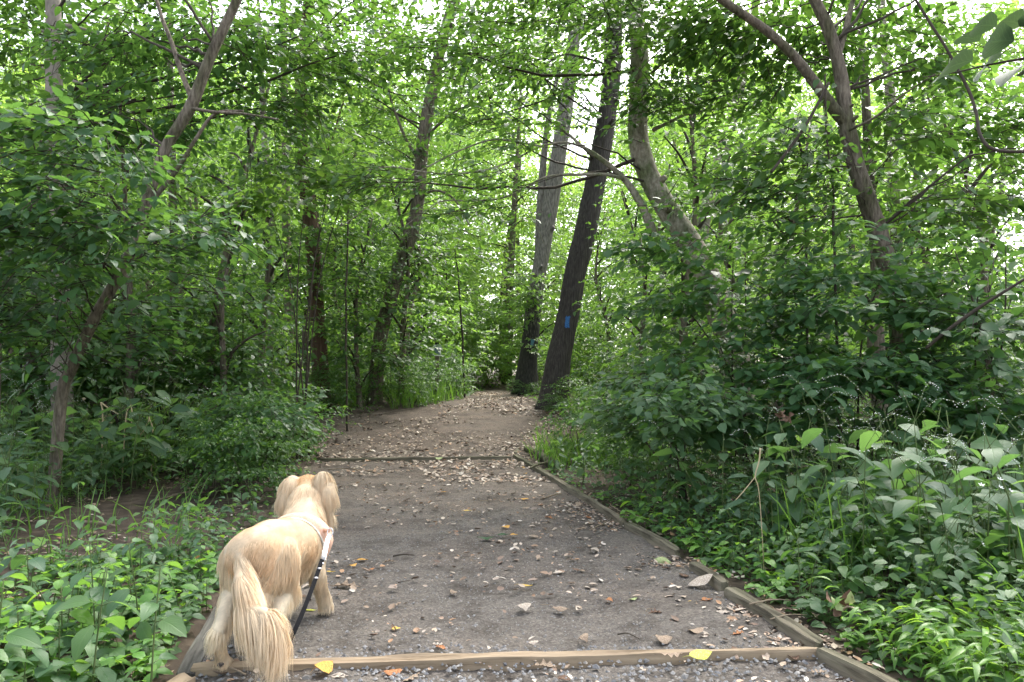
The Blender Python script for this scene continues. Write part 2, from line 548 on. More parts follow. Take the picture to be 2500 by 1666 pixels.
def foot_mat():
    m, t, o = newmat('grey bark with dark foot')
    tc = N(t, 'ShaderNodeTexCoord'); mp = N(t, 'ShaderNodeMapping'); mp.inputs['Scale'].default_value = (3, 3, .8)
    t.links.new(tc.outputs['Object'], mp.inputs[0])
    nz = N(t, 'ShaderNodeTexNoise'); nz.inputs['Scale'].default_value = 9; nz.inputs['Detail'].default_value = 9
    t.links.new(mp.outputs[0], nz.inputs['Vector'])
    a = ramp(t, [(.32, (.075, .066, .055)), (.52, (.15, .135, .113)), (.7, (.23, .21, .18))])
    b = ramp(t, [(.32, (.012, .011, .010)), (.55, (.030, .026, .022)), (.75, (.06, .055, .042))])
    t.links.new(nz.outputs[0], a.inputs[0]); t.links.new(nz.outputs[0], b.inputs[0])
    sp = N(t, 'ShaderNodeSeparateXYZ'); t.links.new(tc.outputs['Object'], sp.inputs[0])
    k = N(t, 'ShaderNodeMath', operation='MULTIPLY_ADD'); k.inputs[1].default_value = 3.0
    t.links.new(nz.outputs[0], k.inputs[0]); t.links.new(sp.outputs['Z'], k.inputs[2])
    mr = N(t, 'ShaderNodeMapRange'); mr.inputs['From Min'].default_value = 3.2; mr.inputs['From Max'].default_value = 4.8
    t.links.new(k.outputs[0], mr.inputs[0])
    mx = N(t, 'ShaderNodeMix', data_type='RGBA'); t.links.new(mr.outputs[0], mx.inputs['Factor'])
    t.links.new(b.outputs[0], mx.inputs['A']); t.links.new(a.outputs[0], mx.inputs['B'])
    p = N(t, 'ShaderNodeBsdfPrincipled'); p.inputs['Roughness'].default_value = .92
    bp = N(t, 'ShaderNodeBump'); bp.inputs['Strength'].default_value = .9; bp.inputs['Distance'].default_value = .02
    t.links.new(nz.outputs[0], bp.inputs['Height']); t.links.new(bp.outputs[0], p.inputs['Normal'])
    t.links.new(mx.outputs['Result'], p.inputs['Base Color']); t.links.new(p.outputs[0], o.inputs['Surface'])
    return m
M['bark_foot'] = foot_mat()

def litter_mat(name, a, b):
    m, t, o = newmat(name)
    uv = N(t, 'ShaderNodeTexCoord')
    oi = N(t, 'ShaderNodeObjectInfo')
    nz = N(t, 'ShaderNodeTexNoise', noise_dimensions='4D')
    nz.inputs['Scale'].default_value = 26
    nz.inputs['Detail'].default_value = 5
    k = N(t, 'ShaderNodeMath', operation='MULTIPLY'); k.inputs[1].default_value = 40
    t.links.new(oi.outputs['Random'], k.inputs[0]); t.links.new(k.outputs[0], nz.inputs['W'])
    t.links.new(uv.outputs['Object'], nz.inputs['Vector'])
    rp = ramp(t, [(.28, (.10, .06, .03)), (.37, tuple(q * .8 for q in a)), (.50, a), (.66, b)])
    t.links.new(nz.outputs[0], rp.inputs[0])
    p = N(t, 'ShaderNodeBsdfPrincipled'); p.inputs['Roughness'].default_value = .7
    p.inputs['Specular IOR Level'].default_value = .3
    t.links.new(rp.outputs[0], p.inputs['Base Color'])
    tr = N(t, 'ShaderNodeBsdfTranslucent'); t.links.new(rp.outputs[0], tr.inputs[0])
    mx = N(t, 'ShaderNodeMixShader'); mx.inputs[0].default_value = .15
    t.links.new(p.outputs[0], mx.inputs[1]); t.links.new(tr.outputs[0], mx.inputs[2])
    t.links.new(mx.outputs[0], o.inputs['Surface'])
    return m

LIT = {
    'tan': litter_mat('dry leaf tan', (.24, .175, .12), (.42, .33, .24)),
    'pale': litter_mat('dry leaf pale', (.36, .30, .24), (.56, .50, .42)),
    'brown': litter_mat('dry leaf brown', (.10, .058, .036), (.23, .14, .09)),
    'orange': litter_mat('dry leaf orange', (.30, .12, .045), (.52, .27, .12)),
    'yellow': litter_mat('leaf yellow', (.55, .36, .06), (.70, .56, .14)),
    'lime': litter_mat('leaf yellow green', (.50, .52, .08), (.66, .70, .20)),
    'green': litter_mat('leaf fallen green', (.03, .075, .03), (.06, .13, .05)),
    'palegreen': litter_mat('leaf pale green', (.30, .36, .15), (.46, .50, .26)),
    'gold': litter_mat('leaf orange and yellow', (.50, .24, .05), (.66, .50, .10)),
}

def gravel_mat(name, cols, rough=.85):
    m, t, o = newmat(name)
    g = N(t, 'ShaderNodeNewGeometry'); oi = N(t, 'ShaderNodeObjectInfo')
    ad = N(t, 'ShaderNodeMath', operation='ADD'); fr = N(t, 'ShaderNodeMath', operation='FRACT')
    t.links.new(g.outputs['Random Per Island'], ad.inputs[0]); t.links.new(oi.outputs['Random'], ad.inputs[1])
    t.links.new(ad.outputs[0], fr.inputs[0])
    rp = ramp(t, [(i / (len(cols) - 1), c) for i, c in enumerate(cols)])
    t.links.new(fr.outputs[0], rp.inputs[0])
    p = N(t, 'ShaderNodeBsdfPrincipled'); p.inputs['Roughness'].default_value = rough
    t.links.new(rp.outputs[0], p.inputs['Base Color'])
    t.links.new(p.outputs[0], o.inputs['Surface'])
    return m
M['gravel'] = gravel_mat('gravel', [(.10, .10, .10), (.17, .17, .175), (.22, .22, .215), (.13, .122, .112), (.27, .26, .245), (.19, .168, .142)])

# ------------------------------------------------------------------ the trail: its two edges in plan
VPX = math.tan(rad(-10.42))
lp = [gnd(775, 1118), gnd(430, 1660)]
rp_ = [gnd(1255, 1108), gnd(2010, 1580)]
def line_x(p, q, y):
    return p[0] + (q[0] - p[0]) * (y - p[1]) / (q[1] - p[1])
Y_FAR = float(gnd(1000, 1118)[1])
LE = [(line_x(lp[0], lp[1], y), y) for y in (0.8, Y_FAR)] + [tuple(gnd(u, v)[:2]) for u, v in
      ((742, 1080), (735, 1050), (760, 1024), (900, 1008), (1040, 994), (1120, 978), (1150, 964), (1165, 956))]
RE = [(line_x(rp_[0], rp_[1], y), y) for y in (0.8, Y_FAR)] + [tuple(gnd(u, v)[:2]) for u, v in
      ((1340, 1090), (1400, 1060), (1395, 1035), (1335, 1006), (1300, 988), (1270, 970), (1255, 958))]
LE = sorted(LE, key=lambda q: q[1]); RE = sorted(RE, key=lambda q: q[1])
LE.append((LE[-1][0] + .9, 26.0)); RE.append((RE[-1][0] + 1.6, 26.0))
LE = np.array(LE); RE = np.array(RE)
def XL(y): return np.interp(y, LE[:, 1], LE[:, 0])
def XR(y): return np.interp(y, RE[:, 1], RE[:, 0])
def off_path(x, y):
    """metres outside the trail (negative inside)"""
    d = np.maximum(XL(y) - x, x - XR(y))
    return np.where(np.asarray(y) > 26, 9.0, d)

def floor_z(x, y):
    x = np.asarray(x, float); y = np.asarray(y, float)
    o = np.clip(off_path(x, y), 0, 6)
    return base_z(y) + 0.05 * o * sst(0, 3, o) * .35 + .03 * noise2(x, y, 1.3, 3) * sst(0, .5, o) + .10 * noise2(x, y, .25, 5) * sst(.5, 3, o)

def zt(x, y):
    return float(np.ravel(floor_z(np.array([x]), np.array([y])))[0])

# forest floor, one sheet out to the far wood
xs = np.concatenate([np.linspace(-70, -9, 40)[:-1], np.linspace(-9, 9, 200), np.linspace(9, 70, 40)[1:]])
ys = np.concatenate([np.linspace(-8, 0, 12)[:-1], np.linspace(0, 18, 200), np.linspace(18, 110, 90)[1:]])
X, Y = np.meshgrid(xs, ys)
Z = floor_z(X, Y) + .012 * noise2(X, Y, 9, 8) - np.where(off_path(X, Y) < 0.0, .05, 0.0)
V = np.stack([X.ravel(), Y.ravel(), Z.ravel()], 1)
nx, ny = len(xs), len(ys)
i = (np.arange(ny - 1)[:, None] * nx + np.arange(nx - 1)[None]).ravel()
Q = np.stack([i, i + 1, i + nx + 1, i + nx], 1)
M['soil'] = noisy_mat('forest soil', [(.28, (.030, .022, .016)), (.5, (.062, .046, .034)), (.72, (.12, .092, .068))], 7, 10, .95, bump=.8, bdist=.02)
o = put('forest_floor', mesh('forest_floor', V, Q, M['soil']))
tag(o, kind='structure')

def trail_mat():
    m, t, o = newmat('trail')
    g = N(t, 'ShaderNodeNewGeometry')
    n1 = N(t, 'ShaderNodeTexNoise'); n1.inputs['Scale'].default_value = 55; n1.inputs['Detail'].default_value = 8; n1.inputs['Roughness'].default_value = .75
    n2 = N(t, 'ShaderNodeTexNoise'); n2.inputs['Scale'].default_value = 1.3; n2.inputs['Detail'].default_value = 6
    vo = N(t, 'ShaderNodeTexVoronoi'); vo.inputs['Scale'].default_value = 95
    for q in (n1, n2, vo):
        t.links.new(g.outputs['Position'], q.inputs['Vector'])
    grey = ramp(t, [(.30, (.056, .049, .042)), (.5, (.118, .105, .091)), (.68, (.185, .166, .146)), (.85, (.27, .25, .225))])
    earth = ramp(t, [(.30, (.058, .044, .034)), (.5, (.108, .083, .065)), (.7, (.175, .140, .110))])
    t.links.new(n1.outputs[0], grey.inputs[0]); t.links.new(n1.outputs[0], earth.inputs[0])
    sp = N(t, 'ShaderNodeSeparateXYZ'); t.links.new(g.outputs['Position'], sp.inputs[0])
    mr = N(t, 'ShaderNodeMapRange'); mr.inputs['From Min'].default_value = 3.6; mr.inputs['From Max'].default_value = 12.0
    t.links.new(sp.outputs['Y'], mr.inputs[0])
    a1 = N(t, 'ShaderNodeMath', operation='MULTIPLY_ADD'); a1.inputs[1].default_value = 1.6; a1.inputs[2].default_value = -.8
    t.links.new(n2.outputs[0], a1.inputs[0])
    a2 = N(t, 'ShaderNodeMath', operation='ADD', use_clamp=True)
    t.links.new(mr.outputs[0], a2.inputs[0]); t.links.new(a1.outputs[0], a2.inputs[1])
    mx = N(t, 'ShaderNodeMix', data_type='RGBA')
    t.links.new(a2.outputs[0], mx.inputs['Factor']); t.links.new(grey.outputs[0], mx.inputs['A']); t.links.new(earth.outputs[0], mx.inputs['B'])
    # individual chips of stone, by cell
    chip = ramp(t, [(0, (.6, .6, .6)), (.6, (1, 1, 1)), (.93, (1.15, 1.15, 1.15)), (1, (1.6, 1.6, 1.55))])
    sepc = N(t, 'ShaderNodeSeparateColor'); t.links.new(vo.outputs['Color'], sepc.inputs[0])
    t.links.new(sepc.outputs[0], chip.inputs[0])
    mm = N(t, 'ShaderNodeMix', data_type='RGBA', blend_type='MULTIPLY'); mm.inputs['Factor'].default_value = .75
    t.links.new(mx.outputs['Result'], mm.inputs['A']); t.links.new(chip.outputs[0], mm.inputs['B'])
    n3 = N(t, 'ShaderNodeTexNoise'); n3.inputs['Scale'].default_value = 2.6; n3.inputs['Detail'].default_value = 7; n3.inputs['Roughness'].default_value = .7
    t.links.new(g.outputs['Position'], n3.inputs['Vector'])
    damp = ramp(t, [(.36, (.58, .55, .52)), (.52, (1, 1, 1)), (.68, (1.22, 1.2, 1.16))])
    t.links.new(n3.outputs[0], damp.inputs[0])
    m3 = N(t, 'ShaderNodeMix', data_type='RGBA', blend_type='MULTIPLY'); m3.inputs['Factor'].default_value = 1.0
    t.links.new(mm.outputs['Result'], m3.inputs['A']); t.links.new(damp.outputs[0], m3.inputs['B'])
    mm = m3
    p = N(t, 'ShaderNodeBsdfPrincipled'); p.inputs['Roughness'].default_value = .9; p.inputs['Specular IOR Level'].default_value = .25
    b = N(t, 'ShaderNodeBump'); b.inputs['Strength'].default_value = .7; b.inputs['Distance'].default_value = .012
    t.links.new(n1.outputs[0], b.inputs['Height']); t.links.new(b.outputs[0], p.inputs['Normal'])
    t.links.new(mm.outputs['Result'], p.inputs['Base Color'])
    t.links.new(p.outputs[0], o.inputs['Surface'])
    return m
M['trail'] = trail_mat()

def trail_sheet(name, y0, y1, dy, nx, drop=0.0):
    yy = np.linspace(y0, y1, max(2, int((y1 - y0) / dy)))
    s = np.linspace(0, 1, nx)
    Yg, S = np.meshgrid(yy, s, indexing='ij')
    e = .10 * noise2(Yg, S * 0, 1.7, 2) if y0 > 9 else 0.0
    Xg = XL(Yg) * (1 - S) + XR(Yg) * S + e * np.where((S < .1) | (S > .9), 1, 0)
    edge = np.minimum(S, 1 - S)
    Zg = base_z(Yg) + .004 - drop - .022 * np.exp(-((S - .52 - .06 * np.sin(Yg * .9)) / .22) ** 2) * (1 + .5 * noise2(Xg, Yg, 1.8, 6)) + .012 * noise2(Xg, Yg, 2.4, 7) + .010 * noise2(Xg, Yg, 7, 1) + .006 * noise2(Xg, Yg, 23, 2) + .004 * noise2(Xg, Yg, 55, 4) + .02 * (1 - sst(0, .06, edge)) * 0
    V = np.stack([Xg.ravel(), Yg.ravel(), Zg.ravel()], 1)
    n = nx
    i = (np.arange(len(yy) - 1)[:, None] * n + np.arange(n - 1)[None]).ravel()
    return mesh(name, V, np.stack([i, i + 1, i + n + 1, i + n], 1), M['trail'])

NB0, NB1 = gnd(500, 1612), gnd(2005, 1582)
path_a = tag(put('gravel_path', trail_sheet('gravel_path', 1.0, Y_FAR, .028, 115)), kind='structure')
path_b = tag(put('dirt_path', trail_sheet('dirt_path', Y_FAR + .02, 26.0, .06, 60, .0)), kind='structure')

# stones: the biggest are pieces of the path, the rest one mass of gravel
def stone(seed, k=1):
    r = np.random.default_rng(seed)
    ph = np.array([[0, 0, 1], [1, 0, .1], [.3, .95, 0], [-.8, .6, .1], [-.8, -.6, 0], [.3, -.95, .1], [0, 0, -1.0]], float)
    ph = ph * (1 + r.normal(0, .16, (7, 1))) * np.array([1, .78, .52])
    F = [[0, a, a % 5 + 1] for a in range(1, 6)] + [[6, a % 5 + 1, a] for a in range(1, 6)]
    return ph, [np.array(F)]
stone_me = [mesh('pebble', *stone(40 + q), M['gravel'], smooth=False) for q in range(6)]
n = 0
while n < 230:
    y = 2.75 + R.random() ** 1.6 * 2.2
    x = XL(y) + R.random() * (XR(y) - XL(y))
    if y > NB1[1] - .02 and R.random() < .72:
        continue
    s = R.uniform(.010, .024) if y < 3.4 else R.uniform(.008, .015)
    o = put('pebble', stone_me[n % 6], path_a, (x, y, float(base_z(y)) + s * .22), (R.normal(0, .3), R.normal(0, .3), R.uniform(0, 6.3)), s)
    n += 1
m_ = 17000
yy = 2.3 + R.random(m_) ** 1.7 * 7.5
xx = XL(yy) + R.random(m_) * (XR(yy) - XL(yy))
ss = np.where(yy < NB1[1], R.uniform(.004, .015, m_), R.uniform(.0022, .0065, m_) * (1 + .6 * (R.random(m_) < .06)))
sv, sf = stone(3)
a = R.uniform(0, 6.3, m_); ca, sa = np.cos(a), np.sin(a)
P = sv[None] * ss[:, None, None] * R.uniform(.7, 1.3, (m_, 7, 1))
Vx = P[..., 0] * ca[:, None] - P[..., 1] * sa[:, None] + xx[:, None]
Vy = P[..., 0] * sa[:, None] + P[..., 1] * ca[:, None] + yy[:, None]
Vz = P[..., 2] + (ss * .2 + .005 + .010 * noise2(xx, yy, 7, 1))[:, None]
F = (sf[0][None] + (np.arange(m_) * 7)[:, None, None]).reshape(-1, 3)
tag(put('gravel', mesh('gravel', np.stack([Vx, Vy, Vz], -1).reshape(-1, 3), F, M['gravel'], smooth=False), path_a), kind='stuff')

# ------------------------------------------------------------------ timber edging
def board(p, q, width, height, top, seed, nseg=24, bow=.012):
    """a sawn board between two plan points with uneven worn edges"""
    p = np.asarray(p, float); q = np.asarray(q, float)
    d = unit(q - p); s = np.array([-d[1], d[0], 0]); L = np.linalg.norm((q - p)[:2])
    t = np.linspace(0, 1, nseg)
    sec = np.array([[-.5, -1], [-.5, -.08], [-.44, 0], [-.1, .01], [.25, .0], [.45, -.01], [.5, -.09], [.5, -1]])
    V = []
    for k, tt in enumerate(t):
        c = p * (1 - tt) + q * tt
        jit = vnoise(np.stack([np.full(8, tt * L * 3.1), np.arange(8) * 1.7, np.full(8, seed * 3.3)], 1), seed)
        jit2 = vnoise(np.stack([np.full(8, tt * L * 9.1), np.arange(8) * 1.7, np.full(8, seed * 3.3)], 1), seed + 3)
        b = bow * math.sin(math.pi * tt)
        e = 1 - .25 * (k in (0, nseg - 1))
        for m in range(8):
            V.append(c + s * (sec[m, 0] * width * e + b + .09 * width * jit[m]) + np.array([0, 0, top + sec[m, 1] * height + (.010 * jit[m] + .005 * jit2[m]) * (m not in (0, 7)) - .004 * (k in (0, nseg - 1))]))
    V = np.array(V)
    i = np.arange(nseg - 1)[:, None] * 8; j = np.arange(7)[None]
    Q = np.stack([i + j, i + 8 + j, i + 9 + j, i + 1 + j], -1).reshape(-1, 4)
    ends = []
    for b0, fl in ((0, 1), ((nseg - 1) * 8, 0)):
        for m in range(1, 7):
            f = [b0, b0 + m, b0 + m + 1]
            ends.append(f[::-1] if fl else f)
    return V, [Q, np.array(ends)]

BD = 'boards edging the trail'
def put_board(name, label, p, q, width, height, top, mat, seed, cat='board', group=BD, **kw):
    p = np.array(p, float); q = np.array(q, float)
    c = (p + q) / 2
    ang = math.atan2(q[1] - p[1], q[0] - p[0])
    hl = np.array([np.linalg.norm((q - p)[:2]) / 2, 0, 0])
    V, F = board(-hl, hl, width, height, top, seed, **kw)
    me = mesh(name, V, F, M[mat], smooth=False)
    o = put(name, me, None, c, (0, 0, ang))
    return tag(o, label, cat, group)

def lift(p, q, zt_):
    return np.array([p[0], p[1], 0]), np.array([q[0], q[1], 0])

# sight line through the board's top edge, lowered to the ground under it
def gtop(u, v, h):
    r = ray(u, v); r = r / r[1]
    y = (h - CAM_H) / r[2]
    return np.array([r[0] * y, y, 0.0])

put_board('cross_board', 'long tan timber board across the gravel at the dog\'s hind feet, yellow leaf on it',
          gtop(470, 1618, .045), gtop(2000, 1577, .045), .056, .10, .036, 'timber_new', 1, nseg=60, bow=.02)
put_board('cross_board', 'thin dark-edged timber board across the trail further off, beyond the dog\'s head',
          gtop(770, 1120, .05), gtop(1248, 1114, .05), .045, .10, .05, 'timber', 2, nseg=40)
RB = [((1256, 1108), (1522, 1268), 'grey weathered edging board running from the far corner along the right of the trail'),
      ((1530, 1274), (1652, 1340), 'short grey edging board crossed by dry twigs, second from the far corner'),
      ((1690, 1372), (1768, 1420), 'short grey edging board half covered by a curled tan leaf, right of the trail'),
      ((1778, 1434), (1998, 1566), 'grey-green edging board on the right that meets the tan cross board'),
      ((2004, 1578), (2420, 1800), 'grey edging board in the bottom right below the bright grass')]
for k, (a, b, lab) in enumerate(RB):
    put_board('edging_board', lab, gtop(*a, .055), gtop(*b, .055), .062, .12, .055, 'timber', 10 + k, nseg=30)
put_board('edging_board', 'stub of board pointing up the trail from the far right corner', gtop(1258, 1104, .05), gtop(1284, 1082, .05), .06, .10, .05, 'timber', 21, nseg=8)
put_board('edging_board', 'flat grey plank at the left of the trail beside the dog\'s hind foot', gtop(455, 1640, .022), gtop(545, 1478, .022), .085, .08, .022, 'timber_grey', 22, nseg=60, bow=0)
put_board('edging_board', 'tan end of a board in the bottom left corner of the gravel', gtop(330, 1735, .045), gtop(462, 1646, .045), .085, .10, .045, 'timber_new', 23, nseg=14)
put_board('edging_board', 'dark plank end showing just behind the dog\'s ears', gtop(668, 1240, .05), gtop(757, 1138, .05), .07, .10, .05, 'timber', 24, nseg=14)

# ------------------------------------------------------------------ trees
SD = 1.0625                                   # picture measurements were read on a 2353-wide view
def pw(x, y, D): return at(x * SD, y * SD, D)

def stem_path(pts, D0, D1, n=40, slim=.80):
    """pts: (x, y, width) measured from the foot upward; y None = on the ground"""
    out, wd = [], []
    m = len(pts)
    for k, (x, y, wv) in enumerate(pts):
        D = D0 + (D1 - D0) * k / (m - 1)
        if y is None:
            X_ = (x * SD - CU) / FPX * D
            p = np.array([X_, D, zt(X_, D) - .08])
        else:
            p = pw(x, y, D)
        out.append(p); wd.append(wv * SD / FPX * D / 2 * slim)
    P = spl(np.array(out), n)
    r = np.interp(np.linspace(0, 1, n), np.linspace(0, 1, m), wd)
    return P, r

def leaf_objects(T_me, pos, d, nrm, s, parent, name='leaf'):
    from mathutils import Matrix
    x = unit(d); y = unit(np.cross(nrm, x)); z = np.cross(x, y)
    for k in range(len(pos)):
        o = bpy.data.objects.new(name, T_me)
        COL.objects.link(o)
        o.parent = parent
        mt = Matrix.Identity(4)
        for r_ in range(3):
            mt[r_][0] = float(x[k, r_] * s[k]); mt[r_][1] = float(y[k, r_] * s[k]); mt[r_][2] = float(z[k, r_] * s[k]); mt[r_][3] = float(pos[k, r_])
        o.matrix_basis = mt

def blob_sprays(blobs, axis, L, k, leaf, rng, flat=.35, wide=.38, droop=.18):
    """blobs: centre, radii, count -> leaf arrays and twigs"""
    A = [[], [], [], [], []]
    for c, rr, n in blobs:
        u = rng.normal(size=(n, 3))
        u = unit(u) * rng.random((n, 1)) ** (1 / 2.4)
        C = c + u * rr
        # layered: gather the sprays into loose storeys
        C[:, 2] += .12 * np.sin(C[:, 2] * 7 + rng.uniform(0, 6))
        near = axis[np.argmin(np.abs(axis[None, :, 2] - C[:, None, 2]), 1)]
        D = C - near
        D[:, 2] = 0
        D = unit(D) + rng.normal(0, .55, (n, 3)) * np.array([1, 1, .45])
        out = sprays(C, D, L * rng.uniform(.7, 1.3, n), k, leaf, rng, wide, flat, droop)
        for q in range(5): A[q].append(out[q])
    return [np.concatenate(a) for a in A]

def tree(name, label, pts, D0, D1, bark='bark_brown', depth=.012, sides=20, limbs=(), blobs=(), leafmat='leaf_mid', leaf=.11,
         T=LEAF_MID, L=.62, k=12, group=None, seed=0, nparts=0, flare=None, branches=3, n=60, bf=1.0, cat='tree', extra=None, droop=.18, flat=.35, slim=.80):
    rng = np.random.default_rng(100 + seed)
    P, r = stem_path(pts, D0, D1, n, slim=slim)
    b = P[0].copy(); b[2] += .08
    t = thing(name, label, cat, b, 0, group)
    V, F = tube(P - b, r, sides, depth, seed, bf, flare)
    put('trunk', mesh('trunk', V, F, M[bark]), t)
    # broken stubs and knots on the trunk
    for q in range(3 if r[0] > .05 else 1):
        k_ = int(n * rng.uniform(.22, .62)); a_ = rng.uniform(-2.6, -.5)
        dv = np.array([math.cos(a_), math.sin(a_), rng.uniform(.2, .7)]); rs = r[k_] * rng.uniform(.16, .32)
        sp_ = P[k_] - b + dv * np.linspace(.6, 1.25 + rng.uniform(.0, .5), 5)[:, None] * r[k_]
        V, F = tube(sp_, rs * np.array([1.5, 1.2, 1.0, .9, .75]), 8, rs * .2, seed + q)
        put('stub', mesh('stub', V, F, M[bark]), t)
    for lpts, a0, a1 in limbs:
        lP, lr = stem_path(lpts, a0, a1, 36)
        V, F = tube(lP - b, lr, 10, depth * .5, seed + 3)
        put('limb', mesh('limb', V, F, M[bark]), t)
    if len(blobs):
        bl = []
        for (x, y, D, rx, ry, rD, cnt) in blobs:
            bl.append((pw(x, y, D), np.array([rx * SD / FPX * D, rD, ry * SD / FPX * D]), cnt))
        pos, d, nr, s, tw = blob_sprays(bl, P, L, k, leaf, rng, droop=droop, flat=flat)
        if branches:
            for c, rr, cnt in bl:
                for q in range(branches):
                    tgt = c + rng.uniform(-.6, .6, 3) * rr
                    s0 = P[np.argmin(np.linalg.norm(P - (tgt - np.array([0, 0, .35 * np.linalg.norm(rr)])), axis=1))]
                    if np.linalg.norm(tgt - s0) < .25: continue
                    mid = (s0 + tgt) / 2 + rng.normal(0, .06, 3) * np.linalg.norm(tgt - s0) + np.array([0, 0, .05])
                    bp = spl(np.array([s0, mid, tgt]), 12)
                    bp[1:-1] += rng.normal(0, .012, (10, 3))
                    r0 = float(np.clip(np.linalg.norm(tgt - s0) * .009, .006, .03))
                    V, F = tube(bp - b, np.linspace(r0, r0 * .3, 12), 5)
                    put('branch', mesh('branch', V, F, M['twig']), t)
        tv, tf = tubes(tw - b, np.tile(np.array([.0040, .0028, .0012]), (len(tw), 1)) * (1 + .06 * D0), 3)
        tag(put('twigs', mesh('twigs', tv, [tf], M['twig']), t), kind='stuff')
        if nparts:
            order = np.argsort(pos[:, 1] + rng.normal(0, .25, len(pos)))
            near = order[:nparts]; rest = order[nparts:]
            lm = mesh('leaf', *LEAF_HI[:2], M[leafmat + '_v'] if leafmat + '_v' in M else M[leafmat], uv=LEAF_HI[2])
            leaf_objects(lm, pos[near] - b, d[near], nr[near], s[near], t)
            pos, d, nr, s = pos[rest], d[rest], nr[rest], s[rest]
        V, F, UV = set_leaves(T, pos - b, d, nr, s)
        put('crown', mesh('crown', V, F, M[leafmat], uv=UV), t)
    if extra: extra(t, b, P, r)
    return t, P, r

def root_flare(t, a):
    return 1 + .35 * np.exp(-t * 26) * (1 + .5 * np.sin(a * 5 + 1.0)) + .05 * np.sin(a * 3 + t * 5)

def blaze(u, v, wpx, hpx, mat, lift=.012):
    """a worn daub of paint that follows the trunk's face towards the trail"""
    def f(t, b, P, r):
        D = float(np.interp(at(u, v, P[0, 1])[2], P[:, 2], P[:, 1]))
        nx_, ny_ = 13, 21
        V = []
        for j in range(ny_):
            for i_ in range(nx_):
                fu = (i_ / (nx_ - 1) - .5); fv = (j / (ny_ - 1) - .5)
                p = at(u + fu * wpx * 1.15 + fv * -wpx * .35, v + fv * hpx * 1.1, D)
                c = np.array([np.interp(p[2], P[:, 2], P[:, 0]), np.interp(p[2], P[:, 2], P[:, 1])])
                rr = float(np.interp(p[2], P[:, 2], r)) + lift
                dx = np.clip(p[0] - c[0], -rr * .95, rr * .95)
                V.append((c[0] + dx, c[1] - math.sqrt(rr * rr - dx * dx), p[2]))
        V = np.array(V) - b
        Q = []
        for j in range(ny_ - 1):
            for i_ in range(nx_ - 1):
                e = max(abs(i_ / (nx_ - 2) - .5), abs(j / (ny_ - 2) - .5)) * 2
                k = float(vnoise(np.array([[i_ * .45, j * .28, 3.3]]), 4)[0])
                if k > -1.15 + 1.0 * e ** 6:
                    Q.append([j * nx_ + i_, j * nx_ + i_ + 1, (j + 1) * nx_ + i_ + 1, (j + 1) * nx_ + i_])
        put('paint_blaze', mesh('paint_blaze', V, [np.array(Q)], M[mat]), t)
    return f

T_ = {}
# the dark tree with the blue blaze
T_['blaze'] = tree('oak_tree', 'dark furrowed leaning trunk with a bright blue paint mark, beside the far bend',
     [(1268, None, 74), (1283, 830, 66), (1308, 720, 62), (1325, 620, 60), (1348, 520, 58), (1372, 400, 56), (1390, 300, 54), (1402, 200, 50), (1408, 110, 46), (1412, 0, 42), (1415, -250, 36), (1420, -600, 24)],
     15.0, 15.6, 'bark_dark', .030, 40, n=150, bf=2.2, flare=root_flare, seed=1,
     limbs=[([(1402, 172, 9), (1340, 176, 8), (1300, 205, 7), (1240, 235, 5), (1150, 262, 3)], 15.4, 14.5),
            ([(1398, 150, 9), (1330, 130, 7), (1290, 128, 6), (1240, 160, 5), (1190, 200, 3)], 15.4, 13.5)],
     blobs=[(1400, 60, 15.4, 130, 90, 1.2, 60), (1270, 170, 14.8, 130, 60, .8, 55), (1430, -250, 15.4, 350, 180, 3, 160), (1130, 240, 14.2, 110, 50, .8, 40), (1380, 30, 14.6, 120, 60, .8, 50), (1200, 120, 14.0, 160, 90, 1.0, 70), (1330, 250, 14.4, 60, 60, .6, 22)],
     leafmat='leaf_mid', leaf=.12, T=LEAF_MID, extra=blaze(1383, 788, 11, 27, 'blue_paint', .022), slim=.84)
# the vine-wrapped tree behind it
T_['second'] = tree('oak_tree', 'dark-footed grey trunk with a faint blue mark standing just left of the blazed leaning trunk',
     [(1206, None, 66), (1216, 810, 48), (1228, 700, 46), (1240, 620, 44), (1254, 540, 44), (1272, 420, 46), (1288, 330, 44), (1300, 240, 42), (1312, 150, 38), (1325, 0, 34), (1340, -300, 26)],
     20.0, 21.0, 'bark_foot', .022, 32, n=120, bf=1.8, flare=root_flare, seed=2,
     limbs=[([(1238, 600, 24), (1240, 520, 26), (1244, 440, 24), (1250, 360, 20), (1262, 260, 15), (1290, 140, 10)], 20.4, 20.9)],
     blobs=[(1222, 690, 19.7, 34, 50, .35, 26), (1232, 655, 19.9, 42, 40, .4, 22), (1330, 40, 21, 160, 130, 2, 70), (1220, 760, 19.7, 28, 70, .3, 12), (1300, -250, 21, 400, 200, 4, 140)],
     leafmat='leaf_light', leaf=.13, T=LEAF_LO, extra=blaze(1299, 838, 8, 18, 'blue_dim', .025))
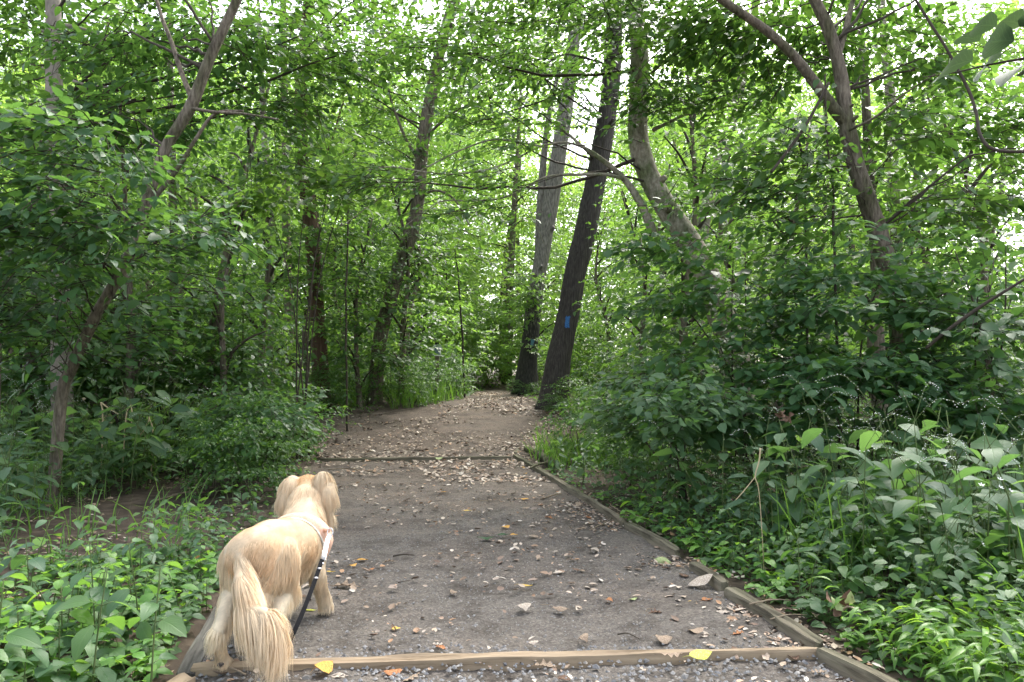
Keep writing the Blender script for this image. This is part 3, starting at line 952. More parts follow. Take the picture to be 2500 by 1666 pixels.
# the big curved grey tree on the right
T_['curved'] = tree('maple_tree', 'thick pale grey S-bent trunk above the dark bushes right of the trail',
     [(1712, None, 84), (1690, 830, 78), (1655, 720, 76), (1618, 620, 74), (1570, 535, 70), (1518, 455, 66), (1484, 385, 62), (1466, 310, 58), (1467, 220, 54), (1468, 120, 50), (1462, 40, 47), (1455, -60, 43), (1440, -300, 34), (1430, -600, 22)],
     9.0, 9.8, 'bark_grey', .012, 30, n=120, bf=1.3, flare=root_flare, seed=3,
     limbs=[([(1502, 540, 30), (1478, 480, 25), (1448, 430, 21), (1418, 396, 18), (1370, 358, 15), (1335, 335, 12), (1310, 312, 8), (1286, 295, 10), (1276, 298, 7)], 9.25, 9.2),
            ([(1432, 412, 12), (1395, 402, 11), (1330, 402, 9), (1255, 407, 7.5), (1190, 442, 6.5), (1140, 458, 5.5), (1080, 462, 5), (1020, 462, 4.5), (985, 480, 3), (930, 520, 2.5)], 9.2, 8.6),
            ([(1345, 342, 8), (1300, 328, 7), (1240, 338, 6), (1180, 368, 5.5), (1120, 390, 5), (1040, 400, 4.5), (980, 396, 4), (900, 384, 4), (840, 392, 2.5)], 9.2, 8.4),
            ([(1250, 338, 7), (1190, 327, 6.5), (1130, 322, 6), (1060, 345, 5.5), (1000, 375, 5), (930, 415, 4.5), (820, 495, 3), (770, 530, 2)], 9.1, 8.8),
            ([(1500, 300, 13), (1530, 285, 10), (1580, 262, 8), (1640, 252, 6), (1720, 236, 4)], 9.4, 9.0),
            ([(1496, 170, 11), (1540, 130, 9), (1600, 95, 6), (1680, 70, 4)], 9.5, 8.8),
            ([(1195, 445, 4), (1215, 480, 3.4), (1250, 560, 2.2)], 8.9, 9.0)],
     blobs=[(1150, 330, 8.7, 190, 90, .9, 44), (1100, 450, 8.7, 190, 60, .8, 26), (1560, 230, 9, 130, 120, .7, 60), (1480, 150, 9.2, 60, 140, .5, 34),
            (1480, -250, 9.6, 500, 200, 2.6, 130), (1250, 60, 9.4, 280, 100, 1.2, 150), (1330, -10, 8.6, 220, 50, .9, 90), (1580, 0, 8.8, 120, 60, .8, 44), (1460, 60, 9.0, 110, 90, .7, 60), (1040, 80, 9.4, 180, 100, 1.0, 90), (1470, 260, 9.0, 60, 90, .4, 22), (1600, 420, 8.6, 90, 80, .5, 26), (880, 420, 8.6, 110, 60, .5, 30)],
     leafmat='leaf_mid', leaf=.085, T=LEAF_MID, L=.5, branches=1)
# the forked tree on the right
T_['forked'] = tree('maple_tree', 'grey-brown trunk that forks into a V high on the right, rising from the dark bushes',
     [(2085, None, 60), (2068, 760, 56), (2045, 640, 54), (2020, 540, 52), (1996, 470, 50), (1972, 395, 47), (1955, 330, 46), (1943, 275, 44), (1936, 200, 38), (1922, 130, 35), (1900, 60, 33), (1872, 0, 31), (1830, -90, 27), (1780, -260, 20)],
     7.4, 7.4, 'bark_brown', .010, 24, n=110, seed=4,
     limbs=[([(1945, 285, 36), (1915, 250, 34), (1868, 185, 31), (1820, 125, 28), (1760, 70, 26), (1690, 22, 24), (1630, -20, 20), (1540, -80, 14)], 7.4, 7.0),
            ([(1925, 130, 20), (1945, 60, 18), (1960, 0, 15), (1990, -80, 10)], 7.4, 7.8),
            ([(1950, 300, 9), (2010, 270, 8), (2080, 215, 6), (2150, 170, 4)], 7.3, 6.6)],
     blobs=[(1720, 110, 8.3, 190, 130, .6, 90), (1880, 90, 8.4, 150, 130, .5, 60), (2120, 140, 8.0, 190, 140, .7, 70), (2040, 330, 7.6, 130, 110, .6, 46),
            (1820, 330, 7.3, 110, 80, .6, 36), (1950, -250, 7.4, 560, 180, 2.0, 120), (2200, -750, 6.6, 700, 220, 2.0, 60), (2260, 330, 7.8, 160, 130, .8, 70), (1830, 470, 7.2, 170, 90, .6, 60), (2150, 500, 7.6, 190, 90, .7, 70), (2020, -10, 8.4, 260, 50, .7, 60), (1640, 60, 8.2, 160, 90, .6, 50)],  # highest blob, unseen overhead, is added to shade the near bough leaves
     leafmat='leaf_mid', leaf=.10, T=LEAF_MID, L=.5, nparts=110)
# the leaning sapling on the left
T_['leaning'] = tree('ash_tree', 'slender grey-brown trunk leaning right through the dense leaves on the left',
     [(128, None, 34), (142, 915, 33), (165, 845, 32), (215, 735, 32), (270, 640, 32), (318, 540, 31), (345, 440, 32), (382, 340, 33), (415, 285, 33), (445, 232, 34), (480, 140, 30), (512, 70, 28), (545, 0, 27), (600, -120, 22), (680, -320, 14)],
     7.2, 7.4, 'bark_brown', .006, 18, n=100, seed=5,
     limbs=[([(446, 236, 17), (420, 175, 15), (395, 100, 13), (372, 40, 11), (355, -20, 9)], 7.4, 7.7),
            ([(340, 470, 16), (385, 420, 14), (420, 370, 12), (450, 320, 10), (495, 262, 9), (560, 255, 6)], 7.3, 7.2),
            ([(440, 250, 10), (495, 258, 9), (560, 262, 7), (640, 275, 4)], 7.3, 7.0)],
     blobs=[(160, 400, 6.2, 200, 120, .7, 120), (150, 560, 6.4, 230, 130, .8, 100), (300, 250, 8.3, 200, 110, .5, 90), (430, 560, 6.6, 110, 100, .5, 40),
            (500, 110, 8.6, 150, 120, .6, 60), (250, 80, 8.6, 150, 100, .6, 55), (430, -250, 7.4, 500, 180, 1.8, 90), (60, 640, 6.9, 130, 90, .5, 60), (70, 770, 6.9, 130, 60, .5, 44), (270, 760, 7.3, 110, 70, .4, 36)],
     leafmat='leaf_dark', leaf=.100, T=LEAF_MID, L=.55, nparts=140)
# the pale trunk top left
T_['pale'] = tree('maple_tree', 'pale straight trunk at the top left with a thin branch curving from its side',
     [(150, None, 62), (140, 600, 52), (130, 300, 47), (125, 200, 45), (124, 120, 43), (122, 0, 40), (118, -150, 36), (112, -400, 26)],
     9.6, 9.8, 'bark_pale', .008, 22, n=80, seed=6,
     limbs=[([(150, 178, 9), (185, 192, 8), (230, 200, 7), (290, 198, 5), (340, 180, 3)], 9.6, 9.3),
            ([(145, 60, 16), (180, 65, 14), (220, 80, 10), (270, 110, 6)], 9.7, 10)],
     blobs=[(20, 130, 10.4, 110, 140, .6, 50), (60, 0, 10.4, 160, 50, .8, 56), (138, 340, 9.0, 40, 100, .25, 34), (145, 520, 8.9, 42, 130, .25, 42), (148, 700, 8.9, 46, 110, .25, 40), (300, -10, 9.4, 160, 50, .8, 56), (250, 120, 10.4, 110, 110, .7, 55), (560, 60, 9.6, 200, 90, .9, 90), (760, 130, 9.8, 180, 110, .9, 80), (620, 260, 9.8, 130, 110, .8, 56), (150, -250, 9.8, 420, 180, 2.4, 90)],
     leafmat='leaf_mid', leaf=.11, T=LEAF_MID)
# the leaning tree left of centre
T_['midlean'] = tree('elm_tree', 'brown leaning trunk left of the trail, crossed by thin dark branches',
     [(862, None, 44), (872, 790, 42), (896, 690, 41), (925, 590, 40), (950, 520, 39), (962, 450, 38), (968, 370, 37), (974, 310, 36), (988, 230, 35), (1008, 130, 34), (1030, 50, 33), (1052, -20, 31), (1085, -180, 25), (1120, -420, 16)],
     15.8, 16.2, 'bark_brown', .016, 24, n=110, bf=1.5, seed=7,
     limbs=[([(968, 375, 11), (935, 325, 9), (905, 250, 7), (890, 200, 5)], 16.0, 15.8), ([(975, 320, 9), (1010, 285, 8), (1050, 255, 6), (1120, 230, 4)], 16.0, 15.2),
            ([(950, 480, 10), (990, 440, 8), (1040, 455, 6), (1080, 520, 3)], 15.9, 15.4)],
     blobs=[(880, 260, 16.6, 190, 130, 1.2, 110), (940, 0, 15.2, 210, 70, 1.6, 100), (740, 10, 15.6, 120, 60, 1.4, 50), (1060, 140, 16.6, 180, 130, 1.2, 110), (800, 120, 16, 190, 130, 1.2, 100), (860, 640, 15.4, 120, 100, .8, 60), (1030, 560, 15.6, 110, 120, .8, 50), (1050, -250, 16.2, 450, 180, 3, 150), (880, 790, 15.0, 120, 60, .6, 46)],
     leafmat='leaf_mid', leaf=.115, T=LEAF_MID, L=.6)
# the reddish trunk
T_['red'] = tree('cedar_tree', 'reddish brown upright trunk half hidden by leaves left of the trail\'s bend',
     [(742, None, 46), (735, 800, 43), (726, 680, 42), (720, 580, 41), (712, 500, 42), (703, 440, 42), (694, 380, 38), (690, 250, 34), (700, 100, 30), (715, -100, 24), (725, -400, 14)],
     15.0, 15.2, 'bark_red', .018, 24, n=110, bf=2, flare=root_flare, seed=8,
     limbs=[([(700, 430, 12), (730, 405, 9), (760, 330, 7), (790, 230, 5)], 15.1, 14.6)],
     blobs=[(760, 380, 14.2, 130, 110, .8, 70), (690, 560, 14.3, 120, 100, .7, 50), (770, 640, 14.4, 110, 100, .7, 46), (640, 330, 14.6, 110, 120, .8, 60), (720, -200, 15, 340, 220, 3, 130), (700, 160, 14.3, 60, 170, .6, 60), (820, 30, 15, 160, 60, 1.5, 70)],
     leafmat='leaf_light', leaf=.12, T=LEAF_MID)
# slimmer ones
SL = [('thin dark upright trunk near the top left of centre, vines about its foot', [(672, None, 26), (660, 600, 24), (655, 300, 22), (652, 100, 20), (650, -100, 16)], 18, 18.4, 'bark_brown', [(640, 80, 18, 140, 110, 1.2, 60), (600, 220, 18, 110, 110, 1.2, 50)], 'leaf_mid'),
      ('upright grey trunk seen through the leaves just right of the forked trunk', [(2078, None, 34), (2062, 600, 32), (2052, 400, 31), (2046, 230, 28), (2030, 80, 24), (2015, -150, 18)], 11.5, 12, 'bark_grey', [(2120, 420, 11.5, 110, 90, .8, 36), (2160, 240, 11.8, 140, 110, 1, 50)], 'leaf_light'),
      ('leafy upright trunk close behind the V of the forked trunk', [(2030, None, 30), (2008, 560, 27), (1998, 400, 27), (1988, 220, 24), (1978, 80, 20), (1968, -150, 15)], 10.0, 10.4, 'bark_brown', [(2010, 420, 10, 60, 110, .5, 26), (1990, 180, 10.2, 80, 80, .6, 30)], 'leaf_mid'),
      ('grey trunk leaning right in the bright gap behind the S-bent trunk', [(1600, None, 40), (1612, 560, 36), (1640, 420, 34), (1675, 300, 32), (1700, 200, 28), (1725, 80, 22), (1750, -100, 16)], 17, 17.5, 'bark_grey', [(1660, 420, 16.6, 90, 90, 1, 30), (1720, 180, 17, 120, 110, 1.4, 46)], 'leaf_light'),
      ('thin straight trunk standing in shade at the left behind the small leaning trunk', [(402, None, 26), (400, 650, 25), (398, 560, 24), (396, 400, 22), (392, 200, 18), (388, -50, 12)], 13, 13, 'bark_brown', [(420, 620, 12.6, 90, 90, .7, 26), (400, 420, 13, 120, 110, 1, 40)], 'leaf_mid'),
      ('thin dark stem rising at the left edge of the picture among shaded leaves', [(-6, None, 22), (2, 640, 20), (22, 600, 17), (60, 500, 12), (90, 430, 8)], 8.0, 7.6, 'bark_brown', [(40, 560, 7.6, 90, 80, .5, 20)], 'leaf_dark'),
      ('slim trunk behind the reddish trunk, leaning slightly left', [(620, None, 20), (622, 500, 19), (606, 300, 18), (600, 150, 15), (590, -60, 10)], 16, 16, 'bark_pale', [(600, 330, 16, 110, 120, 1, 40)], 'leaf_light')]
for q, (lab, pts, d0, d1, bk, bl, lm) in enumerate(SL):
    tree('young_tree', lab, pts, d0, d1, bk, .008, 14, blobs=bl, leafmat=lm, leaf=.115, T=LEAF_MID if d0 < 14 else LEAF_LO, seed=20 + q, n=60, branches=2)

# thin dark stems and vines
def vine(name, label, pts, D0, D1, mat='twig', cat='vine', leaves=0, lm='leaf_mid', seed=0):
    P, r = stem_path(pts, D0, D1, 40)
    P = P + vnoise(P * 3.0, seed)[:, None] * .012
    b = P[0].copy()
    t = thing(name, label, cat, b)
    V, F = tube(P - b, r, 7)
    put('stem', mesh('stem', V, F, M[mat]), t)
    if leaves:
        rng = np.random.default_rng(seed + 400)
        idx = rng.integers(4, 40, leaves)
        dd = rng.normal(size=(leaves, 3)); dd[:, 2] -= .5
        V, F, UV = set_leaves(LEAF_MID, P[idx] - b + rng.normal(0, .03, (leaves, 3)), dd, np.array([0, 0, 1.]) + rng.normal(0, .4, (leaves, 3)), rng.uniform(.07, .12, leaves))
        put('foliage', mesh('foliage', V, F, M[lm], uv=UV), t)
vine('hanging_vine', 'thin dark vine curving down through the bright leaves at the far upper right', [(2080, -40, 8), (2130, 40, 8), (2180, 118, 8), (2225, 205, 9), (2243, 262, 9), (2252, 310, 9.5), (2290, 345, 10), (2400, 352, 10)], 5.2, 4.6, seed=1)
vine('hanging_branch', 'straight dead dark branch slanting down left of the forked trunk', [(1905, 190, 8), (1850, 290, 9), (1800, 360, 9), (1772, 396, 8)], 6.8, 6.6, cat='branch', seed=2)
vine('climbing_stem', 'thin dark upright stem with leaves between the S-bent and the forked trunks', [(1855, None, 7), (1852, 560, 7), (1850, 480, 6), (1856, 360, 5)], 7.8, 7.8, leaves=30, seed=3)
vine('climbing_stem', 'thin dark upright stem with sparse leaves just left of the forked trunk', [(1925, None, 9), (1916, 540, 8), (1912, 430, 7), (1900, 330, 6), (1896, 170, 5)], 7.0, 7.1, leaves=44, seed=4)
vine('fallen_limb', 'dark limb slanting up to the right out of the bushes near the right edge', [(2128, 800, 10), (2190, 748, 11), (2265, 696, 10), (2330, 655, 8), (2420, 600, 6)], 5.8, 5.4, cat='branch', seed=5)
vine('arching_branch', 'thin dark branch arching from the top left towards the leaning brown trunk', [(560, 20, 7), (640, 36, 7), (700, 75, 6), (760, 120, 6), (830, 175, 5), (905, 215, 4), (960, 222, 2.5)], 10.5, 10.5, cat='branch', leaves=60, seed=6)
vine('slender_sapling', 'whip-thin pale stem standing left of the reddish trunk', [(556, None, 6), (560, 700, 6), (566, 560, 5), (570, 420, 4), (572, 300, 2)], 11, 11, 'stem', 'sapling', 70, 'leaf_mid', 7)
vine('slender_sapling', 'whip-thin dark stem standing close to the right of the reddish trunk', [(800, None, 6), (795, 700, 6), (798, 560, 5), (802, 420, 3)], 13, 13, 'twig', 'sapling', 70, 'leaf_mid', 8)
vine('slender_sapling', 'whip-thin dark stem beside the trail marker post', [(1068, None, 6), (1062, 760, 6), (1055, 660, 5), (1045, 560, 3)], 18, 18, 'twig', 'sapling', 60, 'leaf_light', 9)

# the bough that reaches in at the top right, close to the camera
P, r = stem_path([(2900, None, 300), (2880, 500, 280), (2860, 0, 250), (2840, -500, 200)], 1.7, 1.8, 30)
b = P[0].copy(); b[2] += .08
t = thing('maple_tree', 'large blurred grey-green leaves on a bough reaching in at the top right corner', 'tree', b)
V, F = tube(P - b, r, 18, .01, 77); put('trunk', mesh('trunk', V, F, M['bark_grey']), t)
lp_, lr = stem_path([(2870, 60, 40), (2700, 90, 26), (2500, 110, 14), (2380, 130, 9), (2270, 150, 6), (2190, 168, 4), (2120, 178, 3)], 1.75, 2.1, 30)
V, F = tube(lp_ - b, lr, 8); put('limb', mesh('limb', V, F, M['twig']), t)
M['leaf_shade'] = leaf_mat('leaf darkened as if shaded', [(.030, .060, .036), (.040, .075, .044), (.05, .085, .05)], (.08, .14, .05), .25, .65, veins=True, spec=.2)  # backlit shade of these leaves is put into their darker, duller colour
lm = mesh('leaf', *LEAF_OVAL[:2], M['leaf_shade'], uv=LEAF_OVAL[2])
bx = [(2300, 130, 2225, 180, 2.0), (2235, 140, 2120, 178, 1.9), (2330, 95, 2240, 100, 1.8), (2360, 150, 2290, 185, 1.8), (2420, 150, 2330, 150, 1.75), (2440, 120, 2345, 88, 1.75), (2350, 60, 2290, 40, 1.85), (2420, 60, 2340, 20, 1.8), (2290, 60, 2220, 60, 2.2), (2440, 190, 2350, 210, 1.75), (2250, 95, 2190, 80, 2.3), (2470, 20, 2380, -10, 1.7)]
bx = [(a, c, a + (e - a) * .62, c + (f - c) * .62, D) for a, c, e, f, D in bx]
pos = np.array([pw(a, c, D) for a, c, e, f, D in bx]); tip = np.array([pw(e, f, D - .03) for a, c, e, f, D in bx])
dd = tip - pos
leaf_objects(lm, pos - b, dd, np.array([-.2, .35, 1.]) + R.normal(0, .2, dd.shape), np.linalg.norm(dd, axis=1) * 1.15 + .03, t)

# ------------------------------------------------------------------ the bushes of the middle ground, each its own
def bush(name, label, base_uD, blobs, leafmat, leaf, stems=6, seed=0, nparts=0, T=LEAF_MID, L=.42, k=11, cat='bush', group=None, flat=.35):
    rng = np.random.default_rng(700 + seed)
    x = (base_uD[0] * SD - CU) / FPX * base_uD[1]; D = base_uD[1]
    b = np.array([x, D, zt(x, D)])
    t = thing(name, label, cat, b, 0, group)
    bl = [(pw(a, c, D_), np.array([rx * SD / FPX * D_, rD, ry * SD / FPX * D_]), n) for a, c, D_, rx, ry, rD, n in blobs]
    axis = b + np.linspace(0, 1, 20)[:, None] * np.array([0, 0, 3.0])
    pos, d, nr, s, tw = blob_sprays(bl, axis, L, k, leaf, rng, flat=flat)
    for q in range(stems):
        c, rr, _ = bl[q % len(bl)]
        tgt = c + rng.uniform(-.7, .7, 3) * rr
        s0 = b + np.array([rng.normal(0, .09), rng.normal(0, .09), -.05])
        mid = s0 * .5 + tgt * .5 + np.array([0, 0, .25 * (tgt[2] - s0[2])]) * .6 + rng.normal(0, .05, 3)
        bp = spl(np.array([s0, mid, tgt]), 14)
        V, F = tube(bp - b, np.linspace(.014, .004, 14), 6)
        put('stem', mesh('stem', V, F, M['twig']), t)
    tv, tf = tubes(tw - b, np.tile(np.array([.0035, .0025, .001]), (len(tw), 1)), 3)
    tag(put('twigs', mesh('twigs', tv, [tf], M['twig']), t), kind='stuff')
    if nparts:
        order = np.argsort(pos[:, 1] + rng.normal(0, .3, len(pos)))
        near, rest = order[:nparts], order[nparts:]
        lm = mesh('leaf', *LEAF_OVAL[:2], M[leafmat + '_v'] if leafmat + '_v' in M else M[leafmat], uv=LEAF_OVAL[2])
        leaf_objects(lm, pos[near] - b, d[near], nr[near], s[near], t)
        pos, d, nr, s = pos[rest], d[rest], nr[rest], s[rest]
    V, F, UV = set_leaves(T, pos - b, d, nr, s)
    put('foliage', mesh('foliage', V, F, M[leafmat], uv=UV), t)
    return t

bush('spicebush', 'tall dark green bush with flat layered leaves, nearest the trail on the right', (1720, 7.9),
     [(1660, 640, 7.9, 190, 100, .8, 84), (1700, 760, 7.6, 210, 90, .8, 94), (1720, 870, 7.3, 220, 80, .7, 104), (1540, 600, 7.9, 130, 90, .6, 34), (1690, 950, 7.1, 230, 50, .6, 80)], 'leaf_dark', .095, 8, 1, 130, LEAF_MIDW)
bush('spicebush', 'wide dark bush under the forked trunk, its upper leaves catching grey light', (1980, 7.0),
     [(1930, 600, 7.0, 200, 100, .8, 76), (1960, 700, 6.8, 220, 100, .8, 86), (2000, 830, 6.5, 230, 80, .7, 100), (2010, 920, 6.3, 240, 60, .6, 80)], 'leaf_dark', .092, 8, 2, 130, LEAF_MIDW)
bush('spicebush', 'dark bush running out of the picture at the right edge below the slanting limb', (2270, 6.4),
     [(2200, 590, 6.6, 180, 90, .8, 56), (2270, 720, 6.3, 190, 100, .7, 70), (2280, 840, 6.0, 200, 80, .6, 80), (2290, 920, 5.9, 200, 60, .6, 60)], 'leaf_dark', .09, 7, 3, 110, LEAF_MIDW)
bush('spicebush', 'lower bush with bluish leaves leaning over the litter on the right of the trail', (1560, 7.4),
     [(1500, 880, 7.6, 120, 45, .5, 50), (1560, 940, 6.4, 130, 45, .5, 60), (1450, 930, 7.8, 90, 40, .4, 36)], 'herb_pale', .085, 6, 4, 60, LEAF_MIDW)
bush('hazel_bush', 'shaded bush with large leaves filling the left edge above the ground plants', (40, 10.6),
     [(40, 640, 10.4, 170, 90, .8, 110), (60, 760, 10.2, 190, 90, .8, 120), (60, 850, 10.3, 190, 50, .7, 90), (190, 860, 10.6, 150, 50, .6, 70)], 'leaf_mid', .12, 7, 5, 90, LEAF_MID, .55)
bush('hazel_bush', 'mid green bush in the left middle with a few bright sprays at its top', (400, 11.2),
     [(330, 700, 11.0, 150, 80, .8, 90), (440, 740, 11.2, 150, 90, .8, 100), (480, 830, 11.0, 150, 60, .7, 90), (340, 830, 10.8, 150, 60, .7, 90), (570, 870, 10.8, 110, 45, .6, 60)], 'leaf_mid', .095, 8, 6, 60)
bush('hazel_bush', 'bush of small bluish leaves at the left border of the dirt part of the trail', (610, 8.8),
     [(600, 930, 8.8, 90, 50, .5, 56), (640, 980, 8.2, 80, 36, .4, 40), (560, 960, 8.4, 80, 50, .4, 40)], 'leaf_dark', .075, 6, 7, 0)
bush('bladdernut_bush', 'bright yellow-green leafy sprays standing out before the reddish trunk', (690, 10.5),
     [(700, 430, 10.2, 110, 60, .5, 38), (780, 400, 10.0, 70, 60, .4, 22), (640, 480, 10.4, 70, 50, .4, 20)], 'leaf_light', .13, 5, 8, 0, LEAF_MID, .55)

# ------------------------------------------------------------------ prototypes for the wood behind
def proto_tree(seed, H, rad_, nleaf_sprays, leafmat, leaf, T, low=.12, k=16, L=1.0):
    rng = np.random.default_rng(seed)
    t = thing('woodland_tree', 'leafy tree in the sunlit wood beyond the trail', 'tree', (0, 0, 0), 0, 'trees of the sunlit wood behind')
    path = np.array([[0, 0, -.1], [rng.normal(0, .1), rng.normal(0, .1), H * .3], [rng.normal(0, .3), rng.normal(0, .3), H * .6], [rng.normal(0, .4), rng.normal(0, .4), H * .95]])
    P = spl(path, 30)
    r = np.linspace(.02 * H * .75, .02, 30)
    V, F = tube(P, r, 9, .01, seed); put('trunk', mesh('trunk', V, F, M['bark_brown']), t)
    pos_, d_, n_, s_, tw_ = [], [], [], [], []
    nb = 26
    C = []
    for q in range(nb):
        z = H * (low + (1 - low) * (q + .5) / nb)
        prof = rad_ * (0.55 + .75 * math.sin(math.pi * min(1, (z / H) ** .8)) ** .8) * rng.uniform(.55, 1.1)
        a = q * 2.4 + rng.normal(0, .4)
        C.append((np.array([math.cos(a) * prof * .62, math.sin(a) * prof * .62, z]), np.array([prof * .55, prof * .55, H * .035 + .25]), nleaf_sprays // nb))
    pos, d, nr, s, tw = blob_sprays(C, P, L, k, leaf, rng, flat=.4, wide=.42)
    for c, rr, _ in C[::2]:
        s0 = P[np.argmin(np.abs(P[:, 2] - (c[2] - .6)))]
        V, F = tube(spl(np.array([s0, (s0 + c) / 2 + np.array([0, 0, .1]), c]), 8), np.linspace(.035, .012, 8), 4)
        put('limb', mesh('limb', V, F, M['twig']), t)
    V, F, UV = set_leaves(T, pos, d, nr, s)
    put('crown', mesh('crown', V, F, M[leafmat]), t)
    return t

LAND = [(130, 'at the left edge'), (420, 'behind the slender leaning trunk'), (650, 'left of the reddish trunk'), (860, 'behind the reddish trunk'), (1040, 'behind the leaning brown trunk'),
        (1210, 'above the far end of the trail'), (1360, 'behind the two dark trunks'), (1530, 'in the bright gap'), (1700, 'behind the S-bent trunk'), (1950, 'between the S-bent and forked trunks'), (2200, 'behind the forked trunk'), (9999, 'at the right edge')]
def where(x, y):
    px = CU + FPX * x / y
    row = 'close by' if y < 12 else 'in the middle distance' if y < 18 else 'further back' if y < 27 else 'far back' if y < 40 else 'farthest back'
    return row + ' ' + [n_ for e_, n_ in LAND if px < e_][0]
def place(proto, first, x, y, rz, sc, label=None, z=None):
    o = proto if first else copy_tree(proto)
    if 'look' in o: o['label'] = ('small ' if sc < (.55 if 'bush' in o['look'] else .85) else 'large ' if sc > 1.02 else '') + o['look'] + ' ' + where(x, y)
    o.location = (x, y, (zt(x, y) if z is None else z))
    o.rotation_euler = (0, 0, rz)
    o.scale = (sc, sc, sc)
    if label: o['label'] = label
    return o

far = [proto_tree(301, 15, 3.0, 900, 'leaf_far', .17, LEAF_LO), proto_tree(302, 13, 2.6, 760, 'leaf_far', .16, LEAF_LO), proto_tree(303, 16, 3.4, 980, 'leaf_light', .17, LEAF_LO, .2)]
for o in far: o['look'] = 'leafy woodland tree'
spots = []
rg = np.random.default_rng(5)
def az_px(x, y): return CU + FPX * x / y
for row, (y0, n, hm) in enumerate([(22, 11, .72), (28, 13, .9), (35, 15, 1.05), (44, 17, 1.2), (56, 20, 1.4)]):
    hm0 = hm
    for q in range(n):
        hm = hm0
        hw = .74 * y0
        x = -hw + 2 * hw * (q + .5) / n + rg.normal(0, hw / n * .5)
        y = y0 + rg.normal(0, 1.5)
        px = az_px(x, y)
        if y < 27 and abs(px - 1230) < 130: continue
        if 1360 < px < 1640 and row in (0, 1): continue          # the bright opening
        if 1360 < px < 1560 and row >= 2: hm = hm * .62
        if px > 2230 and row in (1, 2, 3, 4): continue
        spots.append((x, y, hm * rg.uniform(.8, 1.12)))
        hm = hm0
for q, (x, y, sc) in enumerate(spots):
    k = q % 3
    place(far[k], q < 3, x, y, rg.uniform(0, 6.3), sc)

# low growth of the far wood: bushes
def proto_bush(seed, H, rad_, n, leafmat, leaf, T, name, label, cat, group, k=12, L=.5, stems=5):
    rng = np.random.default_rng(seed)
    t = thing(name, label, cat, (0, 0, 0), 0, group)
    C = []
    nb = 8
    for q in range(nb):
        a = q * 2.4; z = H * (.15 + .75 * (q + .5) / nb)
        pr = rad_ * math.sin(math.pi * (.18 + .72 * (q + .5) / nb)) * rng.uniform(.7, 1.1)
        C.append((np.array([math.cos(a) * pr * .5, math.sin(a) * pr * .5, z]), np.array([pr * .75, pr * .75, H * .13]), n // nb))
    axis = np.linspace(0, 1, 10)[:, None] * np.array([0, 0, H])
    pos, d, nr, s, tw = blob_sprays(C, axis, L, k, leaf, rng)
    for q in range(stems):
        tgt = C[q % nb][0] + rng.normal(0, .1, 3)
        V, F = tube(spl(np.array([[rng.normal(0, .05), rng.normal(0, .05), -.05], tgt * .5 + np.array([0, 0, .1]), tgt]), 8), np.linspace(.016, .004, 8), 5)
        put('stem', mesh('stem', V, F, M['twig']), t)
    V, F, UV = set_leaves(T, pos, d, nr, s)
    put('foliage', mesh('foliage', V, F, M[leafmat], uv=UV), t)
    return t

GS = 'bushes along the middle distance'
mb = [proto_bush(401, 2.3, 1.1, 150, 'leaf_mid', .105, LEAF_MID, 'woodland_bush', 'leafy green bush growing among the trunks of the middle distance', 'bush', GS),
      proto_bush(402, 1.7, 1.0, 120, 'leaf_mid', .095, LEAF_MID, 'woodland_bush', 'leafy green bush growing among the trunks of the middle distance', 'bush', GS),
      proto_bush(403, 3.2, 1.2, 190, 'leaf_light', .11, LEAF_MID, 'woodland_bush', 'leafy green bush growing among the trunks of the middle distance', 'bush', GS),
      proto_bush(404, 2.0, 1.1, 140, 'leaf_far', .11, LEAF_MID, 'woodland_bush', 'leafy green bush growing among the trunks of the middle distance', 'bush', GS)]
for o, l_ in zip(mb, ('round green bush', 'low green bush', 'tall light green bush', 'yellow-green bush')): o['look'] = l_
used = [True] * 4
cnt = 0
tries = 0
while cnt < 130 and tries < 4000:
    tries += 1
    y = 9.5 + rg.random() ** .8 * 32
    x = rg.uniform(-.74, .74) * y
    if float(off_path(np.array([x]), np.array([y]))[0]) < .9: continue
    px = az_px(x, y)
    if y < 19 and 1100 < px < 1420: continue
    if y < 14 and 1330 < px < 1560: continue
    k = rg.integers(0, 2) if y < 15 else rg.integers(0, 4) if y < 20 else rg.integers(2, 4)
    place(mb[k], used[k], x, y, rg.uniform(0, 6.3), rg.uniform(.65, 1.15) * (1 if y > 13 else .8))
    used[k] = False
    cnt += 1
# the thicket that closes the trail's far end
for q, (u, D, sc) in enumerate([(1120, 24.5, .8), (1200, 25.5, .8), (1270, 24.5, .6), (1350, 23, .8), (1010, 22, .8), (940, 19, .7), (1420, 20, .7), (1490, 17, .7), (860, 17, .7), (1090, 28, 1.2), (1230, 29, 1.2), (1310, 28, 1.0)]):
    x = (u - CU) / FPX * D
    place(mb[(2, 3)[q % 2]] if D > 18 else mb[1], False, x, D, q * 1.7, sc)

# low bushes that hide the bank inside the bend
for q in range(20):
    y = 13.2 + q * .42
    x = float(XL(y)) - .35 - (q * 7 % 5) * .38
    place(mb[q % 2], False, x, y, q * 1.3, .42 + .05 * (q % 4))
for q in range(12):
    y = 8.2 + q * .5
    x = float(XR(y)) + .7 + (q * 3 % 4) * .5
    place(mb[q % 2], False, x, y, q * 1.9, .36 + .05 * (q % 3))
for q in range(14):
    y = 7.2 + q * .45
    x = float(XL(y)) - .35 - (q * 3 % 4) * .16
    place(mb[q % 2], False, x, y, q * 2.3, .40 + .06 * (q % 3))
for q, (u, D, sc) in enumerate([(1392, 14.4, .34), (1440, 14.0, .42), (1350, 14.3, .20), (1300, 19.4, .22), (1255, 19.6, .2)]):
    place(mb[q % 2], False, (u - CU) / FPX * D, D, q * 1.1, sc)
